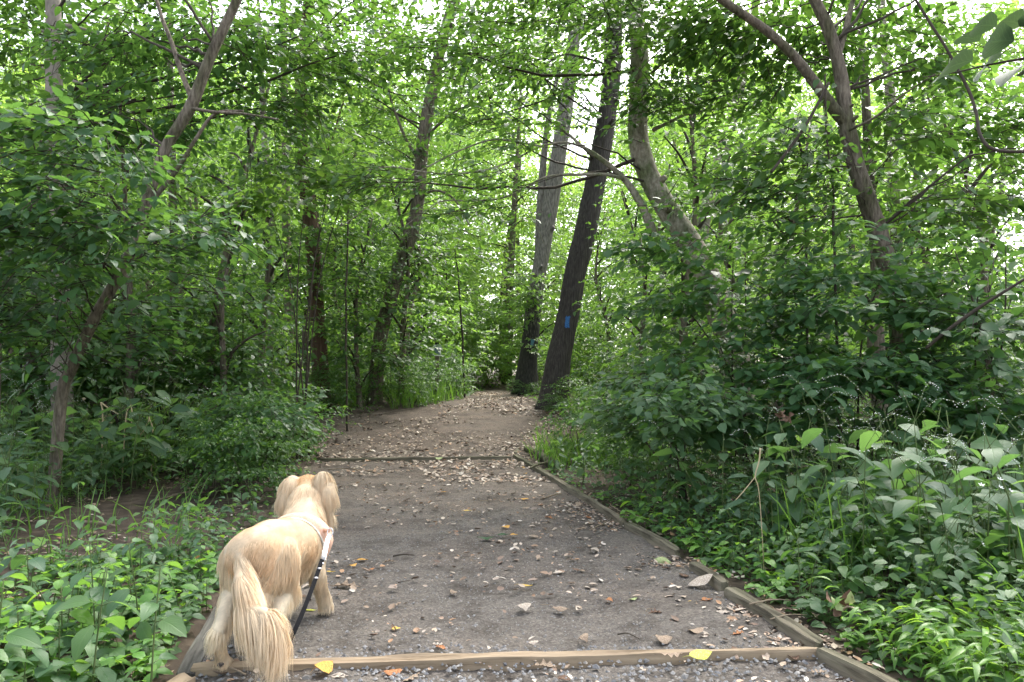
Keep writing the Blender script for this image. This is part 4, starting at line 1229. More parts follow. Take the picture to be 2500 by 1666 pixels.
# understorey saplings with leaves all the way up
GU = 'young trees of the understorey'
us = [proto_tree(501, 5.5, .9, 210, 'leaf_mid', .10, LEAF_MID, .18, 10, .5), proto_tree(502, 6.5, 1.1, 240, 'leaf_mid', .105, LEAF_MID, .2, 10, .55), proto_tree(503, 6, 1.0, 220, 'leaf_light', .11, LEAF_MID, .18, 10, .5)]
for o in us:
    o.name = 'young_tree'; o['look'] = 'young leafy understorey tree'; o['group'] = GU
USP = [(560, 10.5, 0), (520, 12, 1), (760, 16, 2), (840, 18, 2), (640, 14, 0), (300, 10, 0), (230, 12, 1), (80, 11, 1), (1010, 19, 2), (920, 21, 2), (1080, 24, 2), (450, 16, 2), (160, 15, 1),
       (1130, 30, 2), (1320, 26, 2), (1480, 22, 2), (1560, 14, 0), (1700, 12, 2), (1800, 14, 2), (1900, 12, 1), (2150, 11, 2), (2280, 12, 2), (2380, 10, 0), (2240, 16, 2), (1640, 19, 2), (2050, 16, 2), (2430, 14, 2), (30, 14, 2), (340, 18, 2), (700, 21, 2), (880, 15, 0), (980, 16, 0)]
first = [True, True, True]
for q, (u, D, k) in enumerate(USP):
    x = (u - CU) / FPX * D
    place(us[k], first[k], x, D, q * 2.1, .75 + .35 * ((q * 37) % 10) / 10)
    first[k] = False

# the closing mass of the wood, too far off to tell trees apart
rng = np.random.default_rng(900)
nS = 2600
ang = rng.uniform(-.72, .72, nS); dist = rng.uniform(66, 84, nS)
C = np.stack([np.sin(ang) * dist, np.cos(ang) * dist, rng.random(nS) ** .9 * 26], 1)
pxs = CU + FPX * C[:, 0] / C[:, 1]
keep = ~((pxs > 1360) & (pxs < 1640) & (C[:, 2] > 11)) & ~((pxs > 2200) & (C[:, 2] > 11))
C = C[keep]; nS = len(C)
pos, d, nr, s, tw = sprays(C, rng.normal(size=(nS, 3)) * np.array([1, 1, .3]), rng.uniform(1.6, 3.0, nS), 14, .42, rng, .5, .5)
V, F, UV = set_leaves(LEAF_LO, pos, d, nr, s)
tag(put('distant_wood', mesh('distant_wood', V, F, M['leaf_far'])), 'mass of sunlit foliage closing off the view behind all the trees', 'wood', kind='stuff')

# ------------------------------------------------------------------ ground plants
LM = {}
def leaf_mesh(kind, mat):
    if (kind, mat) not in LM:
        T = {'hi': LEAF_HI, 'oval': LEAF_OVAL, 'lance': LEAF_LANCE}[kind]
        LM[kind, mat] = mesh('leaf', T[0], T[1], M[mat], uv=T[2])
    return LM[kind, mat]

def herb_data(kind, seed):
    """leaf transforms, stem tubes and flower dots of one plant"""
    rng = np.random.default_rng(seed)
    pos, d, nr, s, st, dots = [], [], [], [], [], []
    def leafat(p, a, size, drop=.25, tilt=.25):
        pos.append(p); v = np.array([math.cos(a), math.sin(a), -drop + rng.normal(0, .2)]); d.append(v)
        nr.append(np.array([0, 0, 1.0]) + rng.normal(0, tilt, 3)); s.append(size)
    if kind in ('snakeroot', 'jewel'):
        for k in range(rng.integers(2, 4) if kind == 'jewel' else 2):
            H = rng.uniform(.30, .52) if kind == 'snakeroot' else rng.uniform(.16, .32)
            lean = rng.normal(0, .16, 2)
            o = np.array([rng.normal(0, .06), rng.normal(0, .06), 0])
            P = spl(np.array([o + [0, 0, -.03], o + [lean[0] * H * .4, lean[1] * H * .4, H * .5], o + [lean[0] * H, lean[1] * H, H]]), 8)
            st.append((P, np.linspace(.0035, .0018, 8)))
            nn = 4 if kind == 'snakeroot' else 3
            a = rng.uniform(0, 6.3)
            for j in range(nn):
                t = .38 + .62 * j / (nn - 1)
                p = P[int(t * 7)]
                a += math.pi / 2 + rng.normal(0, .3)
                size = (.105 if kind == 'snakeroot' else .085) * (1.05 - .45 * abs(t - .7)) * rng.uniform(.75, 1.2) * (.6 if j == nn - 1 else 1)
                for q in (0, 1):
                    aa = a + q * math.pi
                    e = p + np.array([math.cos(aa), math.sin(aa), .35]) * size * .28
                    st.append((np.linspace(p, e, 3), np.full(3, .0014)))
                    leafat(e, aa, size)
    elif kind == 'knotweed':
        for k in range(2):
            H = rng.uniform(.5, .78); lean = rng.normal(0, .22, 2)
            o = np.array([rng.normal(0, .05), rng.normal(0, .05), 0])
            P = spl(np.array([o + [0, 0, -.03], o + [lean[0] * H * .3, lean[1] * H * .3, H * .5], o + [lean[0] * H, lean[1] * H, H]]), 10)
            st.append((P, np.linspace(.0045, .002, 10)))
            a = rng.uniform(0, 6.3)
            for j in range(7):
                p = P[2 + j] if j < 7 else P[-1]
                a += 2.4 + rng.normal(0, .3)
                size = .155 * rng.uniform(.7, 1.15)
                e = p + np.array([math.cos(a), math.sin(a), .5]) * .025
                leafat(e, a, size, .3)
            for q in range(1 if k == 0 else 0):
                a = rng.uniform(0, 6.3)
                L = rng.uniform(.28, .42)
                tip = P[-1] + np.array([math.cos(a) * L * .8, math.sin(a) * L * .8, L * .42])
                mid = P[-1] * .5 + tip * .5 + np.array([0, 0, .09])
                S = spl(np.array([P[-1], mid, tip]), 26)
                st.append((S[::3], np.linspace(.0016, .0009, len(S[::3]))))
                dots.append(S[7:])
    elif kind == 'trefoil':
        for k in range(rng.integers(5, 8)):
            a0 = rng.uniform(0, 6.3); rr = rng.uniform(.02, .13); H = rng.uniform(.06, .17)
            p = np.array([math.cos(a0) * rr, math.sin(a0) * rr, H])
            st.append((spl(np.array([[0, 0, -.02], p * .5 + [0, 0, .03], p]), 6), np.full(6, .0014)))
            b = rng.uniform(0, 6.3); sz = rng.uniform(.05, .085)
            for j in range(3):
                leafat(p, b + j * 2.09, sz, .12, .2)
    elif kind == 'stiltgrass':
        for k in range(6):
            H = rng.uniform(.18, .42); a0 = rng.uniform(0, 6.3); ln = rng.uniform(.2, .8)
            o = np.array([rng.normal(0, .06), rng.normal(0, .06), 0])
            tip = o + np.array([math.cos(a0) * H * ln, math.sin(a0) * H * ln, H])
            P = spl(np.array([o + [0, 0, -.02], (o + tip) / 2 + [0, 0, H * .12], tip]), 8)
            st.append((P, np.linspace(.0018, .001, 8)))
            for j in range(5):
                a = a0 + (1 if j % 2 else -1) * rng.uniform(.5, 1.3)
                leafat(P[2 + j] if j < 5 else P[-1], a, rng.uniform(.10, .16), rng.uniform(-.3, .4), .35)
            leafat(P[-1], a0, .13, .1, .3)
    elif kind == 'grasstuft':
        for k in range(26):
            a0 = rng.uniform(0, 6.3); H = rng.uniform(.25, .6)
            o = np.array([rng.normal(0, .07), rng.normal(0, .07), 0])
            tip = o + np.array([math.cos(a0) * H * .5, math.sin(a0) * H * .5, H])
            S = spl(np.array([o, (o + tip) / 2 + [0, 0, .1], tip - [0, 0, .08]]), 6)
            st.append((S, np.linspace(.0024, .0006, 6)))
    return [np.array(q) for q in (pos, d, nr, s)] + [st, dots]

def herb(name, label, cat, group, kind, mat, seed, parts, tmpl='hi'):
    pos, d, nr, s, st, dots = herb_data(kind, seed)
    t = thing(name, label, cat, (0, 0, 0), 0, group)
    V, F = merge([tube(P, r, 4) for P, r in st])
    put('stem', mesh('stem', V, F, M['grass' if kind == 'grasstuft' else 'stem']), t)
    if len(dots):
        D_ = np.vstack(dots)
        m_ = len(D_)
        rng = np.random.default_rng(seed)
        sv, sf = stone(2)
        Vv = (sv[None] * rng.uniform(.0022, .0042, (m_, 1, 1)) + (D_ + rng.normal(0, .004, (m_, 3)))[:, None]).reshape(-1, 3)
        Ff = (sf[0][None] + (np.arange(m_) * 7)[:, None, None]).reshape(-1, 3)
        tag(put('flower_spike', mesh('flower_spike', Vv, Ff, M['white']), t), kind='stuff')
    if len(pos):
        if parts:
            leaf_objects(leaf_mesh(tmpl, mat), pos, d, nr, s, t)
        else:
            T = {'hi': LEAF_MID, 'oval': LEAF_MIDW, 'lance': LEAF_LANCE}[tmpl]
            V, F, UV = set_leaves(T, pos, d, nr, s)
            put('foliage', mesh('foliage', V, F, M[mat], uv=UV), t)
    return t

KINDS_ = {
    'snakeroot': ('snakeroot_plant', 'tooth-leaved plant', 'hi', 'herb'),
    'snakeroot_blue': ('snakeroot_plant', 'bluish tooth-leaved plant', 'hi', 'herb_blue'),
    'jewel': ('jewelweed_plant', 'bright oval-leaved plant', 'oval', 'herb_bright'),
    'knotweed': ('knotweed_plant', 'big-leaved white-spiked plant', 'hi', 'herb_pale'),
    'trefoil': ('trefoil_plant', 'low three-leaved plant', 'oval', 'herb'),
    'trefoil_bright': ('trefoil_plant', 'light three-leaved plant', 'oval', 'herb_bright'),
    'stiltgrass': ('stiltgrass_plant', 'narrow-leaved bright grass', 'lance', 'stiltgrass'),
    'grasstuft': ('grass_tuft', 'thin-bladed grass tuft', 'lance', 'grass'),
}
PROTO = {}
def herb_at(kind, x, y, sc, rz, label, group, near, var=0):
    key = (kind, near, var)
    nm, look, tm, mat = KINDS_[kind]
    if key not in PROTO:
        o = herb(nm, label, 'grass' if 'grass' in nm else 'plant', group, kind.split('_')[0], mat, 50 + var * 7 + len(kind), near, tm)
        PROTO[key] = o
    else:
        o = copy_tree(PROTO[key])
    o['label'] = label; o['group'] = group
    o.location = (x, y, zt(x, y)); o.rotation_euler = (0, 0, rz); o.scale = (sc, sc, sc)
    return o

PLACES = [(90, 'at the left border'), (190, 'below the leaning trunk'), (290, 'just past the leaning trunk'), (400, 'behind the bare soil'), (520, 'right behind the bare soil'), (700, 'beside the trail'),
          (1400, 'below the blazed trunk'), (1500, 'near the far corner'), (1620, 'left of the S-bent trunk'), (1750, 'below the S-bent trunk'), (1900, 'before the dark bushes'), (2060, 'left below the forked trunk'), (2200, 'below the forked trunk'), (2350, 'right of the forked trunk'), (9999, 'at the right border')]
def spot_words(side, y, o_):
    if y > 5.6:
        px = CU + FPX * (float(XL(y)) - o_ if side == 'L' else float(XR(y)) + o_) / y
        al = 'halfway to the far board' if y < 7.6 else 'level with the far board' if y < 10 else 'beyond the far board'
        return al + ' ' + [n_ for e_, n_ in PLACES if px < e_][0]
    al = 'by the near cross board' if y < 3.45 else 'level with the dog' if y < 4.3 else 'just ahead of the dog' if y < 5.6 else 'halfway to the far board' if y < 7.6 else 'by the far board' if y < 10 else 'beyond the far board'
    dp = 'at the very edge' if o_ < .35 else 'slightly in' if o_ < .9 else 'well in' if o_ < 1.8 else 'deep in'
    return ('on the left ' if side == 'L' else 'on the right ') + al + ', ' + dp

BARE = [(gnd(420, 1235)[:2], .85), (gnd(560, 1165)[:2], .6), (gnd(300, 1290)[:2], .55), (gnd(1420, 1085)[:2], .5), (gnd(1400, 1130)[:2], .45), (gnd(1330, 1130)[:2], .4)]
def bare_strip(x, y):
    px = CU + FPX * x / np.maximum(y, .1)
    return (y > 6.3) & (y < 7.7) & (px > 230) & (px < 600)
def bare(x, y, k=1.0):
    if bool(bare_strip(np.array([x]), np.array([y]))[0]) and rg.random() < .9: return True
    return any((x - c[0]) ** 2 + ((y - c[1]) * .45) ** 2 < (r * k) ** 2 for c, r in BARE)

SIDE = {'L': 'left of the trail', 'R': 'right of the trail'}
rg = np.random.default_rng(77)
taken = []
def scatter(n, kinds, side, ymin, ymax, omin, omax, near, smin, smax, gap, where, ypow=1.0, bk=1.0):
    c = 0; tries = 0
    while c < n and tries < 3000:
        tries += 1
        y = ymin + rg.random() ** ypow * (ymax - ymin)
        o_ = omin + rg.random() * (omax - omin)
        x = float(XL(y)) - o_ if side == 'L' else float(XR(y)) + o_
        if abs(x) > .70 * y + .25: continue
        if bare(x, y, bk): continue
        if any((x - a) ** 2 + (y - b_) ** 2 < gap * gap for a, b_ in taken): continue
        if -1.40 < x < -.85 and 2.9 < y < 4.4: continue
        taken.append((x, y))
        k = kinds[rg.integers(0, len(kinds))]
        nm, look, _, _ = KINDS_[k]
        sc_ = rg.uniform(smin, smax)
        sz = 'small ' if sc_ < .9 else 'large ' if sc_ > 1.2 else ''
        herb_at(k, x, y, sc_, rg.uniform(0, 6.3), sz + look + ' ' + spot_words(side, y, o_), nm.replace('_', ' ') + ('s left' if side == 'L' else 's right') + ' of the trail', near, int(rg.integers(0, 3)))
        c += 1

# left foreground: bright low plants close to the camera
scatter(24, ['jewel', 'trefoil_bright', 'jewel', 'trefoil', 'snakeroot'], 'L', 2.35, 3.5, .22, 1.5, True, .8, 1.25, .15, 'low in the bottom left corner')
scatter(30, ['jewel', 'trefoil', 'snakeroot', 'snakeroot_blue', 'trefoil_bright'], 'L', 3.4, 4.8, .16, 1.9, True, .8, 1.2, .17, 'on the left beside the dog')
scatter(12, ['snakeroot', 'trefoil', 'jewel', 'snakeroot_blue'], 'L', 4.4, 7.6, .08, .5, True, .6, .9, .2, 'on the left edge of the trail ahead of the dog')
scatter(40, ['snakeroot_blue', 'knotweed', 'snakeroot_blue'], 'L', 5.0, 8.0, 1.6, 4.4, False, 1.0, 1.5, .18, 'in the green bank behind the bare patch on the left')
scatter(80, ['knotweed', 'snakeroot_blue', 'knotweed'], 'L', 7.9, 10.0, .35, 4.4, False, 1.15, 1.65, .17, 'in the green bank on the left')
scatter(30, ['snakeroot', 'snakeroot_blue', 'snakeroot', 'knotweed'], 'L', 6.5, 12, .15, 5.0, False, .9, 1.3, .2, 'further along the left side')
scatter(34, ['stiltgrass'], 'R', 2.8, 3.5, .16, .95, True, .5, .8, .09, 'in the bottom right corner')
scatter(26, ['trefoil', 'trefoil_bright', 'trefoil', 'jewel'], 'L', 2.9, 4.7, .10, .42, True, .6, .95, .10, 'x')
scatter(56, ['knotweed', 'snakeroot_blue', 'knotweed', 'snakeroot_blue', 'knotweed'], 'R', 3.5, 5.2, .62, 2.4, True, 1.0, 1.4, .13, 'in the tall growth at the right')
# right: low strip along the boards, then taller growth
scatter(40, ['trefoil', 'trefoil_bright', 'snakeroot', 'trefoil', 'jewel'], 'R', 3.3, 7.2, .05, .45, True, .7, 1.05, .15, 'low against the edging boards on the right')
scatter(30, ['snakeroot', 'snakeroot_blue', 'trefoil', 'snakeroot_blue'], 'R', 3.4, 7.0, .35, 1.3, True, .85, 1.2, .2, 'in the thick growth right of the boards')
scatter(100, ['knotweed', 'snakeroot_blue', 'knotweed', 'snakeroot'], 'R', 4.4, 7.2, .45, 4.2, False, 1.05, 1.5, .15, 'under the bushes at the right')
scatter(60, ['snakeroot', 'snakeroot_blue', 'snakeroot_blue', 'knotweed'], 'R', 6.5, 13, .15, 4.5, False, .85, 1.25, .2, 'further along the right side')

# uncountable ground layer: small leaves and grass between the plants
def cover(name, n, side, y0, y1, o0, o1, h, leaf, mat, T, seed, label, bk=1.0, yp=1.0, hp=1.0):
    rng = np.random.default_rng(seed)
    y = y0 + rng.random(n) ** yp * (y1 - y0)
    o_ = o0 + rng.random(n) * (o1 - o0)
    x = np.where(side == 'L', XL(y) - o_, XR(y) + o_)
    ok = np.abs(x) < .74 * y + .5
    for c, r in BARE:
        ok &= ((x - c[0]) ** 2 + ((y - c[1]) * .45) ** 2) > (r * bk) ** 2
    ok &= ~(bare_strip(x, y) & (rng.random(n) < .93))
    x, y, o_ = x[ok], y[ok], o_[ok]
    gaps = noise2(x, y, 2.2, seed) + .55 > 0
    x, y, o_ = x[gaps], y[gaps], o_[gaps]
    m = len(x)
    hh = h * sst(-.05, .6, o_) * (.35 + .65 * (.5 + .5 * noise2(x, y, 1.4, seed + 1)))
    z = floor_z(x, y) + hh * rng.random(m) ** hp
    a = rng.uniform(0, 6.3, m)
    d = np.stack([np.cos(a), np.sin(a), rng.normal(-.2, .25, m)], 1)
    V, F, UV = set_leaves(T, np.stack([x, y, z], 1), d, np.array([0, 0, 1.]) + rng.normal(0, .32, (m, 3)), leaf * rng.uniform(.6, 1.35, m))
    tag(put(name, mesh(name, V, F, M[mat], uv=UV)), label, 'ground cover', kind='stuff')
cover('ground_cover', 8000, 'L', 2.0, 5.2, .10, 2.8, .17, .062, 'herb', LEAF_MIDW, 1, 'low leafy cover between the plants in the left foreground', 1.1)
cover('ground_cover', 17000, 'L', 4.8, 13, .05, 6.5, .6, .070, 'herb', LEAF_MID, 2, 'leafy cover on the left bank of the trail')
cover('ground_cover', 13000, 'R', 2.0, 5.6, .08, 3.2, .55, .058, 'herb', LEAF_MIDW, 3, 'low leafy cover between the plants in the right foreground', .8)
cover('ground_cover', 20000, 'R', 5.2, 14, .05, 6.5, .75, .066, 'herb_pale', LEAF_MID, 4, 'leafy cover on the right bank of the trail')
cover('ground_cover', 9000, 'L', 11, 24, .0, 9, .55, .085, 'leaf_mid', LEAF_LO, 5, 'leafy cover along the left of the far trail')
cover('ground_cover', 9000, 'R', 12, 26, .1, 9, .55, .085, 'leaf_mid', LEAF_LO, 6, 'leafy cover along the right of the far trail')

def grass(n, side, y0, y1, o0, o1, h, seed, label, mat='grass'):
    rng = np.random.default_rng(seed)
    y = y0 + rng.random(n) * (y1 - y0); o_ = o0 + rng.random(n) * (o1 - o0)
    x = XL(y) - o_ if side == 'L' else XR(y) + o_
    g = noise2(x, y, 1.1, seed) > -.25
    x, y = x[g], y[g]; m = len(x)
    L = h * rng.uniform(.5, 1.2, m)
    a = rng.uniform(0, 6.3, m); ln = rng.uniform(.15, .8, m)
    dx, dy = np.cos(a) * ln, np.sin(a) * ln
    b = np.stack([x, y, floor_z(x, y) - .01], 1)
    t = np.array([0, .45, .8, 1.0])
    P = b[:, None] + np.stack([dx[:, None] * L[:, None] * t ** 1.6, dy[:, None] * L[:, None] * t ** 1.6, L[:, None] * (t - .35 * ln[:, None] * t ** 2.5)], -1)
    sd = np.stack([-np.sin(a + .6), np.cos(a + .6), np.zeros(m)], 1)
    wd = (np.array([.0035, .004, .0028, .0003]) * (1 + .05 * y[:, None]))
    V = np.stack([P - sd[:, None] * wd[..., None], P + sd[:, None] * wd[..., None]], 2).reshape(-1, 3)
    q = np.array([[0, 1, 3, 2], [2, 3, 5, 4], [4, 5, 7, 6]])
    F = (q[None] + (np.arange(m) * 8)[:, None, None]).reshape(-1, 4)
    tag(put('grass', mesh('grass', V, [F], M[mat])), label, 'grass', kind='stuff')
grass(3600, 'L', 11.3, 17, -.05, 3.2, .5, 61, 'thin grass on the left bank at the bend of the trail')
grass(3000, 'R', 9.5, 15, .15, 3.0, .5, 62, 'thin grass on the right beside the blazed trunk')
grass(1300, 'R', 3.4, 6.5, .5, 2.6, .6, 63, 'thin grass blades mixed through the growth on the right')
grass(200, 'L', 4.8, 8, .5, 2.6, .4, 64, 'thin grass blades mixed through the growth on the left')

# dry stalks and dead bits among the green
def stalk(label, pts, D0, D1, mat='straw', name='dry_stalk'):
    b = None
    t = None
    for k, p in enumerate(pts):
        P, r = stem_path(p, D0, D1, 24)
        if t is None:
            b = P[0].copy(); t = thing(name, label, 'stalk', b)
        V, F = tube(P - b, r, 6)
        put('stem' if k == 0 else 'side_shoot', mesh('stem', V, F, M[mat]), t)
    return t
stalk('bare tan forked stalk standing upright in the green on the right', [[(1752, None, 2), (1748, 1180, 2.2), (1742, 1120, 2.6), (1735, 1095, 3.2), (1744, 1060, 4), (1747, 1030, 5)], [(1736, 1095, 2.6), (1712, 1125, 3), (1690, 1150, 2)]], 4.5, 4.5)
stalk('pair of pale dry grass stalks bent over, leftmost of three on the left bank', [[(238, None, 4), (236, 960, 4), (232, 925, 4)], [(232, 925, 4), (252, 940, 4), (272, 952, 3)]], 8.6, 8.6)
stalk('pale dry stalk bent like a hairpin, middle of three on the left bank', [[(285, None, 4), (290, 960, 4), (302, 930, 4)], [(302, 930, 4), (304, 960, 4), (300, 990, 4)]], 8.6, 8.6)
stalk('pale dry stalk with a broken tip, rightmost of three on the left bank', [[(350, None, 4), (352, 1000, 4), (342, 958, 4)], [(344, 962, 4), (330, 990, 3), (322, 1000, 3)]], 8.6, 8.6)

def crumple(name, label, c, size, mat, seed, n=7, cat='leaf'):
    """withered leaves curled into a clump"""
    rng = np.random.default_rng(seed)
    t = thing(name, label, cat, c)
    for k in range(n):
        T = leaf_grid(7, .36, .9, fold=rng.uniform(.2, .6), droop=rng.uniform(.3, 1.0), serr=.12, twist=rng.uniform(-.8, .8))
        V, F, UV = set_leaves(T, rng.normal(0, .22, (1, 3)) * size, rng.normal(size=(1, 3)), rng.normal(size=(1, 3)), np.array([size * rng.uniform(.7, 1.1)]))
        put('leaf', mesh('leaf', V, F, mat if not isinstance(mat, list) else mat[k % len(mat)]), t)
    return t
crumple('withered_leaf', 'shrivelled rust-brown leaf clump hanging in the dark green bush on the right', at(1918, 1014, 5.2), .055, LIT['brown'], 1, 9)
crumple('withered_plant', 'wilted plant with brown drooping leaves behind the boards at the lower right', at(2060, 1485, 3.45), .065, [LIT['brown'], LIT['palegreen'], LIT['brown'], LIT['tan']], 2, 7, 'plant')

# five small white flowers at the right
b = np.array([1.85, 3.55, zt(1.85, 3.55)])
t = thing('flowering_plant', 'thin plant with a few small white flowers near the right edge', 'plant', b)
fl = [(2395, 1184), (2440, 1170), (2442, 1190), (2466, 1198), (2352, 1235), (2398, 1328)]
for k, (u, v) in enumerate(fl):
    p = at(u, v, 3.5 + .03 * k) - b
    V, F = tube(spl(np.array([[0, 0, -.02], p * .55 + np.array([0, .02, .05]), p]), 12), np.linspace(.002, .001, 12), 4)
    put('stem', mesh('stem', V, F, M['stem']), t)
    Vp = [np.zeros(3)]; Fp = []
    for j in range(5):
        a = j * 1.2566 + k
        for da, rr in ((-.42, .008), (0, .013), (.42, .008)):
            Vp.append(np.array([math.cos(a + da) * rr, math.sin(a + da) * rr * .8 - .001, .002 + .003 * (rr > .01)]))
        Fp += [[0, 1 + j * 3, 2 + j * 3], [0, 2 + j * 3, 3 + j * 3]]
    put('flower', mesh('flower', np.array(Vp), np.array(Fp), M['white'], smooth=False), t, p, (.6, .2 * k, 0), 1.3)

# ------------------------------------------------------------------ the dog
def surface_nets(Vol, o, h):
    s = Vol < 0
    nx, ny, nz = Vol.shape
    c = np.zeros((nx - 1, ny - 1, nz - 1), np.int32)
    corners = [(a, b, d) for a in (0, 1) for b in (0, 1) for d in (0, 1)]
    for a, b, d in corners:
        c += s[a:nx - 1 + a, b:ny - 1 + b, d:nz - 1 + d]
    act = (c > 0) & (c < 8)
    I = np.argwhere(act)
    idx = -np.ones(act.shape, np.int64)
    idx[act] = np.arange(len(I))
    acc = np.zeros((len(I), 3)); cnt = np.zeros(len(I))
    for p in range(8):
        for ax in range(3):
            a = corners[p]
            if a[ax]: continue
            b = list(a); b[ax] = 1
            va = Vol[I[:, 0] + a[0], I[:, 1] + a[1], I[:, 2] + a[2]]
            vb = Vol[I[:, 0] + b[0], I[:, 1] + b[1], I[:, 2] + b[2]]
            x = (va < 0) != (vb < 0)
            t = va / np.where(np.abs(va - vb) < 1e-12, 1, va - vb)
            q = np.tile(np.array(a, float), (len(I), 1)); q[:, ax] = t
            acc[x] += q[x]; cnt[x] += 1
    P = o + (I + acc / cnt[:, None]) * h
    Q = []
    for ax in range(3):
        b1, b2 = [(1, 2), (2, 0), (0, 1)][ax]
        sl0 = [slice(1, -1)] * 3; sl1 = [slice(1, -1)] * 3
        sl0[ax] = slice(0, -1); sl1[ax] = slice(1, None)
        A = s[tuple(sl0)]; B = s[tuple(sl1)]
        for flip, msk in ((False, A & ~B), (True, ~A & B)):
            e = np.argwhere(msk)
            if not len(e): continue
            off = np.ones(3, int); off[ax] = 0
            e = e + off
            u1 = np.zeros(3, int); u1[b1] = 1
            u2 = np.zeros(3, int); u2[b2] = 1
            g = [idx[tuple((e - w_).T)] for w_ in (0 * u1, u1, u1 + u2, u2)]
            q = np.stack(g, 1)
            Q.append(q[:, ::-1] if flip else q)
    return P, np.vstack(Q)

def off(p, dx=0, dy=0, dz=0): return np.array(p) + np.array([dx, dy, dz])
hip = at(632, 1352, 3.42); loin = at(664, 1338, 3.56); rib = at(697, 1335, 3.73); chest = at(735, 1328, 3.95)
nb = at(739, 1290, 4.03); nk = at(750, 1220, 4.17); sk = at(753, 1198, 4.24); mz0 = at(752, 1208, 4.31); mz = at(750, 1220, 4.41)
tl = [at(594, 1366, 3.32), at(590, 1420, 3.23), at(596, 1470, 3.17), at(616, 1492, 3.13), at(644, 1500, 3.11), at(668, 1522, 3.09)]
lh = [off(hip, -.072, .02, -.03), np.array([-1.255, 3.40, .285]), np.array([-1.240, 3.165, .185]), np.array([-1.232, 3.205, .045]), np.array([-1.230, 3.165, .028])]
rh = [off(hip, .075, .02, -.03), np.array([-1.060, 3.50, .285]), np.array([-1.045, 3.295, .190]), np.array([-1.035, 3.355, .045]), np.array([-1.030, 3.400, .026])]
lh[4] = np.array([-1.232, 3.245, .026])
rf = [np.array([-1.045, 3.93, .33]), np.array([-1.020, 3.90, .235]), np.array([-.992, 3.955, .10]), np.array([-.985, 3.965, .045]), np.array([-.980, 4.005, .026])]
lf = [np.array([-1.215, 3.95, .33]), np.array([-1.235, 3.93, .235]), np.array([-1.245, 4.05, .11]), np.array([-1.247, 4.08, .045]), np.array([-1.247, 4.12, .026])]
le = [at(728, 1182, 4.24), at(714, 1178, 4.21), at(702, 1202, 4.18), at(702, 1232, 4.16)]
re = [at(774, 1180, 4.24), at(788, 1168, 4.21), at(801, 1192, 4.18), at(803, 1232, 4.16)]
CAP = [
    (hip, loin, .126, .120, 'torso'), (loin, rib, .120, .130, 'torso'), (off(loin, 0, 0, -.05), off(rib, 0, 0, -.05), .112, .115, 'torso'), (off(hip, 0, 0, -.05), np.array([-1.155, 3.37, .30]), .120, .085, 'thigh'), (rib, chest, .128, .125, 'torso'), (off(rib, 0, 0, -.03), off(chest, 0, 0, -.03), .112, .112, 'torso'),
    (chest, nb, .118, .100, 'neck'), (nb, nk, .106, .088, 'neck'), (nk, sk, .084, .086, 'head'), (sk, mz0, .074, .052, 'head'), (mz0, mz, .044, .030, 'head'),
    (lh[0], lh[1], .098, .062, 'thigh'), (lh[1], lh[2], .056, .028, 'hock'), (lh[2], lh[3], .025, .024, 'leg'), (lh[3], lh[4], .029, .030, 'paw'),
    (rh[0], rh[1], .098, .062, 'thigh'), (rh[1], rh[2], .056, .028, 'hock'), (rh[2], rh[3], .025, .024, 'leg'), (rh[3], rh[4], .029, .030, 'paw'),
    (rf[0], rf[1], .062, .044, 'foreleg'), (rf[1], rf[2], .038, .027, 'foreleg'), (rf[2], rf[3], .027, .028, 'foreleg'), (rf[3], rf[4], .031, .030, 'paw'),
    (lf[0], lf[1], .062, .044, 'foreleg'), (lf[1], lf[2], .038, .027, 'foreleg'), (lf[2], lf[3], .027, .028, 'foreleg'), (lf[3], lf[4], .031, .030, 'paw'),
] + [(tl[k], tl[k + 1], .034 - .003 * k, .031 - .003 * k, 'tail') for k in range(5)] \
  + [(e[k], e[k + 1], (.028, .034, .032)[k], (.034, .032, .022)[k], 'ear') for e in (le, re) for k in range(3)]
CAPN = len(CAP)

def cap_d(P, c):
    a, b, ra, rb, _ = c
    ba = b - a
    t = np.clip(((P - a) @ ba) / (ba @ ba), 0, 1)
    return np.linalg.norm(P - a - t[:, None] * ba, axis=1) - (ra + (rb - ra) * t), t

def sdf(P):
    d = None
    for c in CAP:
        e, _ = cap_d(P, c)
        if d is None: d = e
        else:
            k = .055 if c[4] in ('torso', 'neck', 'thigh') else .022
            h = np.clip(.5 + .5 * (d - e) / k, 0, 1)
            d = d * (1 - h) + e * h - k * h * (1 - h)
    return d
DOG0 = np.array([-1.14, 3.65, 0.0])
h_ = .008
o_ = np.array([-1.47, 2.98, -.03])
g = [np.arange(n_) for n_ in (80, 190, 104)]
G = np.stack(np.meshgrid(*g, indexing='ij'), -1).reshape(-1, 3) * h_ + o_
Vol = sdf(G).reshape(80, 190, 104)
BV, BQ = surface_nets(Vol, o_, h_)
eps = .003
def sdf_n(P):
    return unit(np.stack([sdf(P + np.eye(3)[k] * eps) - sdf(P - np.eye(3)[k] * eps) for k in range(3)], 1))

def region(P):
    D = np.stack([cap_d(P, c)[0] for c in CAP], 1)
    k = np.argmin(D, 1)
    return np.array([c[4] for c in CAP])[k], k

